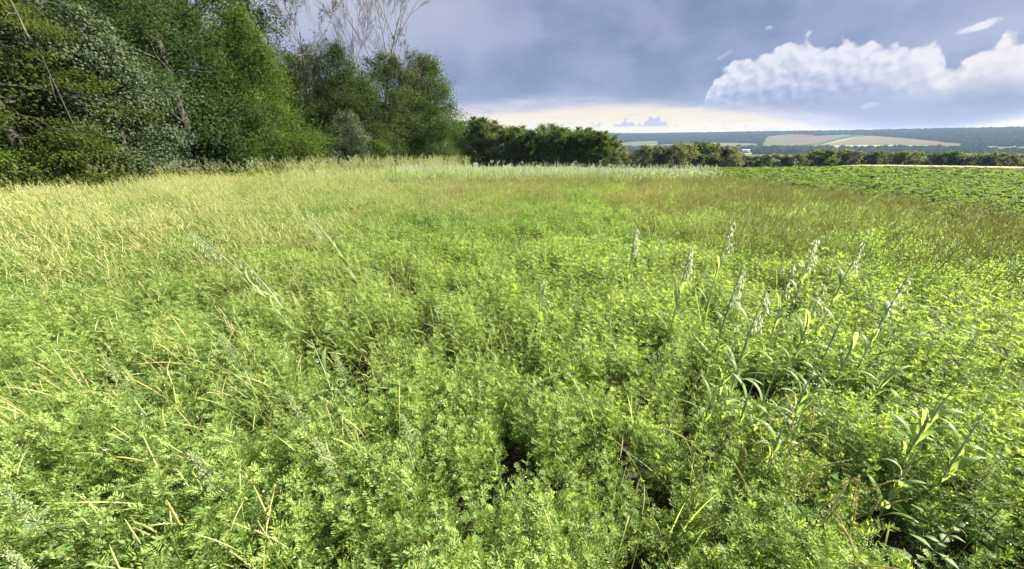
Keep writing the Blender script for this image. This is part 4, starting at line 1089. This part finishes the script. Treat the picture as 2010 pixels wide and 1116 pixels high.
# ------------------------------------------------------------------ single plants that stand out
G_OAT = 'wild oats standing in the lentils'
OAT_LEAF_ROT = 0
def put_oat(label, px, py, H, lean=(.05, .05), nleaf=6, panicle=True, seed=1, side=(1, .2), group=G_OAT, rad=1.6, nsp=54, foot=None, lw=.0085):
    top = on_height(px, py, H)
    if foot is None:
        fx, fy = top[0] - lean[0], top[1] - lean[1]
    else:
        f = on_height(foot[0], foot[1], 0.03); fx, fy = f[0], f[1]
    z0 = float(height(fx, fy))
    o = new_obj('oat_plant', None); o.location = (fx, fy, z0)
    s, lv, p = oat_parts(seed, (top[0] - fx, top[1] - fy, H - z0), nleaf, panicle, side, rad, nsp, lw=lw)
    new_obj('stem', s.mesh('oat_stem', O_STEM, True), o)
    for l in lv:
        new_obj('leaf', l.mesh('oat_leaf', O_LEAF, True), o)
    if p:
        new_obj('panicle', p.mesh('oat_panicle', [O_STEM, O_HEAD]), o)
    tag(o, label, 'oat plant', group)
put_oat('slim pale oat, leftmost of the oats right of centre', 1248, 444, .92, (.02, .02), 4, seed=601)
put_oat('upright oat second from the left, between the slim oat and the tallest oat', 1356, 484, .95, (.05, .02), 5, seed=602)
put_oat('tallest oat of the right group with a long white panicle', 1438, 430, 1.04, (.06, .0), 5, seed=603, nsp=32)
put_oat('oat with a grey panicle just below the tallest oat', 1457, 522, .93, (.05, .0), 5, seed=604)
put_oat('nearest oat with drooping white panicle over the leafy clump', 1506, 566, .90, (.08, .02), 7, seed=605, nsp=30)
put_oat('short oat between the nearest oat and the grey tufted one', 1561, 508, .93, (.05, .05), 5, seed=606, nsp=16)
put_oat('oat with pale hanging panicle left of the widest oat', 1603, 463, 1.0, (.06, .05), 5, seed=607)
put_oat('stout oat with the widest one sided panicle', 1700, 468, 1.02, (.16, .04), 6, seed=608, nsp=34, rad=1.4)
put_oat('rightmost oat with a frayed white panicle', 1786, 534, .95, (.12, .03), 6, seed=609, nsp=28)
put_oat('small oat with few spikelets below the pale hanging panicle', 1622, 548, .86, (.07, .03), 5, seed=610, nsp=9)
put_oat('unopened oat shoot left of the rightmost oat', 1722, 588, .84, (.10, .03), 5, False, seed=611)
put_oat('unopened oat shoot right of the stout oat', 1688, 556, .88, (.10, .03), 4, False, seed=612)
put_oat('blue green unopened oat standing alone near the right picture edge', 1892, 738, .70, (.12, .02), 8, False, seed=613, rad=1.9, lw=.0075)
put_oat('leafy unopened oat in the middle of the oat clump', 1590, 770, .62, (.05, .05), 9, False, seed=614, rad=1.5)
put_oat('leafy unopened oat in front of the dark gap', 1490, 720, .62, (.04, .02), 9, False, seed=615, rad=1.5)
put_oat('leafy unopened oat at the left of the oat clump', 1445, 660, .66, (.03, .02), 8, False, seed=616, rad=1.4)
put_oat('leafy unopened oat right of the dark gap', 1640, 690, .66, (.08, .02), 8, False, seed=617, rad=1.4)
put_oat('short leafy oat shoot under the rightmost oat', 1770, 690, .60, (.08, .02), 6, False, seed=618, rad=1.3)
put_oat('long oat bowed far to the left with white spikelets, left half of the field', 372, 452, 1.0, foot=(610, 705), nleaf=6, seed=621, side=(-.6, -.5), nsp=46, rad=1.3)
put_oat('second bowed oat right of the long bowed one', 600, 415, 1.0, foot=(720, 600), nleaf=4, seed=622, side=(-.7, -.3), nsp=26)
put_oat('short arched oat with a drooping panicle beside the long bowed one', 470, 505, .78, foot=(605, 690), nleaf=5, seed=623, side=(-.8, -.2), nsp=22)
put_oat('narrow upright oat by itself in the middle of the crop', 1062, 540, .78, (.0, .0), 6, seed=624, nsp=12)

for i, (px, py, H_, lab) in enumerate([(1470, 690, .56, 'broad bladed oat shoot left of the nearest drooping panicle'), (1530, 735, .55, 'broad bladed oat shoot in the heart of the oat clump'), (1560, 815, .50, 'broad bladed oat shoot hanging over the dark gap'), (1610, 720, .56, 'broad bladed oat shoot right of the oat clump heart'), (1420, 745, .5, 'broad bladed oat shoot at the left foot of the oat clump'), (1850, 800, .5, 'broad yellow green oat shoot left of the lone blue green oat'), (1935, 830, .5, 'broad yellow green oat shoot right of the lone blue green oat'), (1820, 880, .45, 'low broad bladed oat shoot below the lone blue green oat'), (610, 690, .5, 'broad bladed oat shoot at the foot of the long bowed oat')]):
    put_oat(lab, px, py - 25, H_ + .12, (.05 if px > 1000 else -.08, .02), 9, False, seed=640 + i, rad=1.4, lw=.0082)
G_TUFT = 'tufts of seeding grass in the foreground'
def put_tuft(label, px, py, H, n, seed, lean=(-.1, 0), rusty=False, spread=.05, thick=1.08):
    n = int(n * 1.2 + 1)
    rg = np.random.RandomState(seed); top = on_height(px, py, H)
    fx, fy = top[0] - lean[0] * H * 1.3, top[1] - lean[1] * H * 1.3; z0 = float(height(fx, fy))
    o = new_obj('grass_tuft', None); o.location = (fx, fy, z0)
    for i in range(n):
        h = H * rg.uniform(.78, 1.06); ln = (lean[0] + rg.normal(0, .13), lean[1] + rg.normal(0, .13))
        P = stem_curve(rg, rg.normal(0, spread, 2), h, ln, rg.uniform(.05, .5), 14)
        sv = rg.rand(); mb = MB(); tube(mb, P[:12], .0012 * thick * np.linspace(1.25, .75, 12), 4, 0, sv)
        st = new_obj('stem', mb.mesh('grass_stem', G_STEM, True), o)
        mb = MB(); head_tube(mb, P[10:] if h > .5 else P[9:], .0021 * thick, 0, np.clip(sv + rg.normal(0, .2), 0, 1), 5)
        hd = mb
        rr = np.random.RandomState(seed * 7 + i); Q = P[10:]; m = 60; f = rr.uniform(0, 1, m); C = np.stack([np.interp(f, np.linspace(0, 1, len(Q)), Q[:, c]) for c in range(3)], -1)
        T = U(Q[-1] - Q[0]); D = U(T[None] * 1.3 + rr.normal(0, .45, (m, 3))); leaves(hd, C + D * .0015, D, rr.normal(0, 1, (m, 3)), .0085, .0022, 0, rr.rand(m))
        new_obj('seed_head', hd.mesh('seed_head', G_RUST if rusty and rg.rand() < .7 else G_HEAD), st)
    for i in range(max(3, n // 2)):
        a = rg.uniform(0, 6.28); t = np.linspace(0, 1, 8)[:, None]; Lb = rg.uniform(.22, .4); dd = np.array([math.cos(a), math.sin(a), 0]); mb = MB()
        blade(mb, np.array([*rg.normal(0, spread, 2), .02]) + np.array([0, 0, 1]) * Lb * (t - .35 * t ** 3) + dd * Lb * (.2 * t + .4 * t ** 2) + np.array([lean[0], lean[1], 0]) * Lb * t, .0026 * thick, np.cross(dd, [0, 0, 1]), 0, rg.rand())
        new_obj('leaf', mb.mesh('grass_leaf', G_STEM, True), o)
    tag(o, label, 'grass tuft', group=G_TUFT)
put_tuft('dense straw yellow grass tuft left of centre in the foreground', 640, 800, .60, 12, 701, (-.22, .05))
put_tuft('small grass tuft with two upright tan heads right of the dense straw tuft', 800, 880, .52, 4, 702, (-.06, 0))
put_tuft('rusty grass tuft at the right, in front of the dark gap', 1600, 815, .56, 14, 703, (.06, .02), True, .09)
put_tuft('yellow grass tuft left of the rusty one, below the oat clump', 1510, 840, .52, 9, 704, (.02, 0), False, .08)
put_tuft('broad leaning grass tuft low in the right foreground', 1690, 945, .52, 16, 705, (.20, .04), True, .09)
put_tuft('few grass heads bent left at the left foreground edge', 95, 945, .55, 4, 706, (-.35, .02))
put_tuft('thick golden grass head alone in the left foreground', 285, 975, .50, 2, 707, (-.20, .02), True, .02, 1.7)
put_tuft('grass tuft leaning left in the lower left foreground', 415, 985, .55, 6, 708, (-.34, .05))
put_tuft('grass tuft at the bottom edge, left of centre', 450, 1065, .52, 7, 709, (-.30, .06), True)
put_tuft('tan grass stalks beside the pale goosefoot at lower left', 355, 895, .55, 5, 710, (-.16, .02))
put_tuft('single short grass head at the bottom edge on the right', 1765, 1060, .45, 2, 711, (-.08, 0), True, .02, 1.5)
put_tuft('tan grass heads standing on the left in mid field', 270, 640, .66, 10, 712, (-.30, .04), True, .09)
put_tuft('curved pale grass heads left of the dense straw tuft', 430, 720, .62, 9, 713, (-.30, .03), False, .10)
put_tuft('yellow grass tuft at the left picture edge', 25, 720, .62, 10, 714, (-.30, .02), True, .09)
put_tuft('straw grass tuft beside the dark furrow in mid field', 840, 590, .60, 12, 715, (-.12, .0), False, .10)
put_tuft('thin upright grass heads near the picture centre', 1000, 640, .58, 5, 716, (-.05, .0))
put_tuft('tall grass stalks with pale heads left of the oat clump', 1395, 760, .55, 6, 717, (.0, .0), False, .08)
put_tuft('arched grass heads at the right picture edge', 1950, 650, .60, 6, 718, (.12, .02), True, .10)
put_tuft('low grass heads bending right at the lower right edge', 1930, 900, .50, 5, 719, (.16, .0), False, .08)
put_tuft('two pale heads standing apart in the lower middle', 1350, 905, .50, 3, 720, (.0, .0), False, .04)

# broad leaf shared by the weeds: outline folded along its midrib, one unit long
def leaf_mesh(name, mat, widths, fold, curl):
    mb = MB(); n = len(widths); t = np.linspace(0, 1, n); w = np.array(widths)
    M_ = np.stack([t, t * 0, -curl * t ** 2], -1); E = np.stack([t, w, -curl * t ** 2 + fold * w], -1); E2 = E * [1, -1, 1]
    V = np.stack([E2, M_, E], 1); i = np.arange(n - 1)[:, None] * 3; j = np.arange(2)[None]
    mb.add(V.reshape(-1, 3), np.stack([i + j, i + j + 3, i + j + 4, i + j + 1], -1).reshape(-1, 4), 0, np.repeat(np.linspace(.3, .7, n), 3))
    return mb.mesh(name, mat, True)
GF_LEAF = [leaf_mesh('goosefoot_leaf', C_LEAF, [.03, .04, .19, .30, .26, .17, .01], .35, .25), leaf_mesh('goosefoot_leaf', C_LEAF, [.03, .03, .14, .22, .20, .12, .01], .3, .4)]
BW_LEAF = [leaf_mesh('bindweed_leaf', BIND, [.12, .36, .40, .33, .24, .12, .01], .22, .2), leaf_mesh('bindweed_leaf', BIND, [.1, .30, .34, .30, .22, .10, .01], .35, .35)]
def leaf_at(parent, me, p, az_, up, size, roll=0.0):
    o = new_obj('leaf', me, parent); o.location = p; o.rotation_euler = (roll, -up, az_); o.scale = (size,) * 3
G_GOOSE = 'goosefoot weeds in the lentils'
def put_goosefoot(label, px, py, H, seed, lean=(-.12, .02), nleaf=15, spike=True):
    rg = np.random.RandomState(seed); top = on_height(px, py, H); fx, fy = top[0] - lean[0], top[1] - lean[1]; z0 = float(height(fx, fy))
    o = new_obj('goosefoot_plant', None); o.location = (fx, fy, z0); P = bez((lean[0], lean[1], H), 12)
    mb = MB(); tube(mb, P, np.linspace(.0042, .0014, 12), 5, 0, .5); new_obj('stem', mb.mesh('goosefoot_stem', C_LEAF, True), o)
    for i in range(nleaf):
        f = .35 + .58 * i / nleaf; p = P[int(f * 11)]; leaf_at(o, GF_LEAF[i % 2], p, i * 2.4 + rg.normal(0, .3), rg.uniform(.1, .7), rg.uniform(.045, .07) * (1.25 - .75 * (i / nleaf)), rg.normal(0, .3))
    if spike:
        mb = MB(); m = 620; f = rg.beta(1.4, 1.1, m) * .34 + .66; C = np.stack([np.interp(f, np.linspace(0, 1, 12), P[:, c]) for c in range(3)], -1)
        rr = (.026 * (1.06 - f) / .34 + .004)[:, None]; D = U(rg.normal(0, 1, (m, 3)) + [0, 0, .5])
        leaves(mb, C + D * rr * rg.rand(m, 1), D, rg.normal(0, 1, (m, 3)), .0062, .0042, 0, rg.rand(m)); new_obj('flower_spike', mb.mesh('flower_spike', C_HEAD), o)
    tag(o, label, 'weed', G_GOOSE)
put_goosefoot('pale goosefoot spire standing left in mid foreground', 205, 708, .62, 801)
put_goosefoot('goosefoot with two pale tips beside the dense straw tuft', 615, 860, .56, 802)
put_goosefoot('broad goosefoot bush right of the dense straw tuft', 790, 815, .56, 803, (-.06, .02), 20)
put_goosefoot('goosefoot with a whitish spire in the lower left', 372, 888, .56, 804)
put_goosefoot('goosefoot at the left edge in the foreground', 8, 960, .55, 805)
put_goosefoot('goosefoot in the bottom left corner', 12, 1085, .50, 806)
put_goosefoot('goosefoot left of the long bowed oat foot', 430, 655, .64, 807)
put_goosefoot('small goosefoot next to the dark furrow', 655, 690, .58, 808, (-.05, 0), 12)
put_goosefoot('leafy goosefoot near the right picture edge behind the blue green oat', 1850, 585, .60, 809, (.08, 0), 16, False)
put_goosefoot('leafy goosefoot low at the right bottom corner', 1905, 1000, .48, 810, (.05, 0), 14, False)
put_goosefoot('pale goosefoot tip near the centre of the field', 1200, 560, .60, 811, (-.03, 0))
put_goosefoot('slim goosefoot in the left middle of the field', 560, 770, .58, 812, (-.12, 0), 12)
G_BIND = 'broad leaved weeds low in the crop'
def put_broad(label, px, py, seed, n=9, H=.34, size=.06):
    H *= .86; size *= .85
    rg = np.random.RandomState(seed); c = on_height(px, py, H); z0 = float(height(c[0], c[1]))
    o = new_obj('broadleaf_weed', None); o.location = (c[0], c[1], z0)
    mb = MB(); t = np.linspace(0, 1, 8)[:, None]
    for k in range(3):
        a = rg.uniform(0, 6.28); e = np.array([math.cos(a) * .1, math.sin(a) * .1, H]); tube(mb, e * t + rg.normal(0, .008, (8, 3)) * t, .0015, 4, 0, .5)
    new_obj('stem', mb.mesh('weed_stem', BIND, True), o)
    for i in range(n):
        a = i * 2.4 + rg.normal(0, .4); r = rg.uniform(.03, .13); p = (math.cos(a) * r, math.sin(a) * r, H * rg.uniform(.75, 1.12))
        leaf_at(o, BW_LEAF[i % 2], p, a + rg.normal(0, .5), rg.uniform(-.2, .7), size * rg.uniform(.7, 1.2), rg.normal(0, .35))
    tag(o, label, 'weed', G_BIND)
put_broad('broad leaved weed at the bottom edge in the middle', 985, 1085, 901)
put_broad('broad leaved weed at the bottom edge left of the middle one', 880, 1085, 902, 7)
put_broad('broad leaved weed right of the goosefoot bush', 865, 810, 903, 8, .36, .05)
put_broad('broad leaved weed left of the grass tuft at the bottom', 470, 1000, 904, 8, .36, .065)
put_broad('broad leaved weed with yellow green leaves right in mid field', 1790, 600, 905, 8, .42, .07)
put_broad('broad leaved weed in front of the leaning right tuft', 1710, 935, 906, 6, .36, .05)
put_broad('broad leaved weed in the lower right', 1870, 1010, 907, 8, .31, .04)
put_broad('broad leaved weed at the dark hollow on the left', 500, 790, 908, 7, .38, .05)
put_broad('broad leaved weed low at the left bottom', 170, 1080, 909, 8, .36, .055)
put_broad('broad leaved weed under the goosefoot at centre left', 690, 950, 910, 9, .35, .055)

# ------------------------------------------------------------------ air
def haze_box():
    mb = MB(); box(mb, (-4350, -4350, -75), (4350, 4350, 150))
    m = bpy.data.materials.new('thin_haze'); m.use_nodes = True; t = m.node_tree; t.nodes.clear()
    v = t.nodes.new('ShaderNodeVolumePrincipled'); v.inputs['Color'].default_value = (0.40, 0.58, 0.92, 1); v.inputs['Density'].default_value = 0.00008
    v.inputs['Anisotropy'].default_value = 0.0
    o = t.nodes.new('ShaderNodeOutputMaterial'); t.links.new(v.outputs[0], o.inputs['Volume'])
    ob = new_obj('haze', mb.mesh('haze', m)); tag(ob, 'thin bluish evening haze over the valley', None, None, 'stuff')
HAZE = True
if HAZE:
    haze_box()
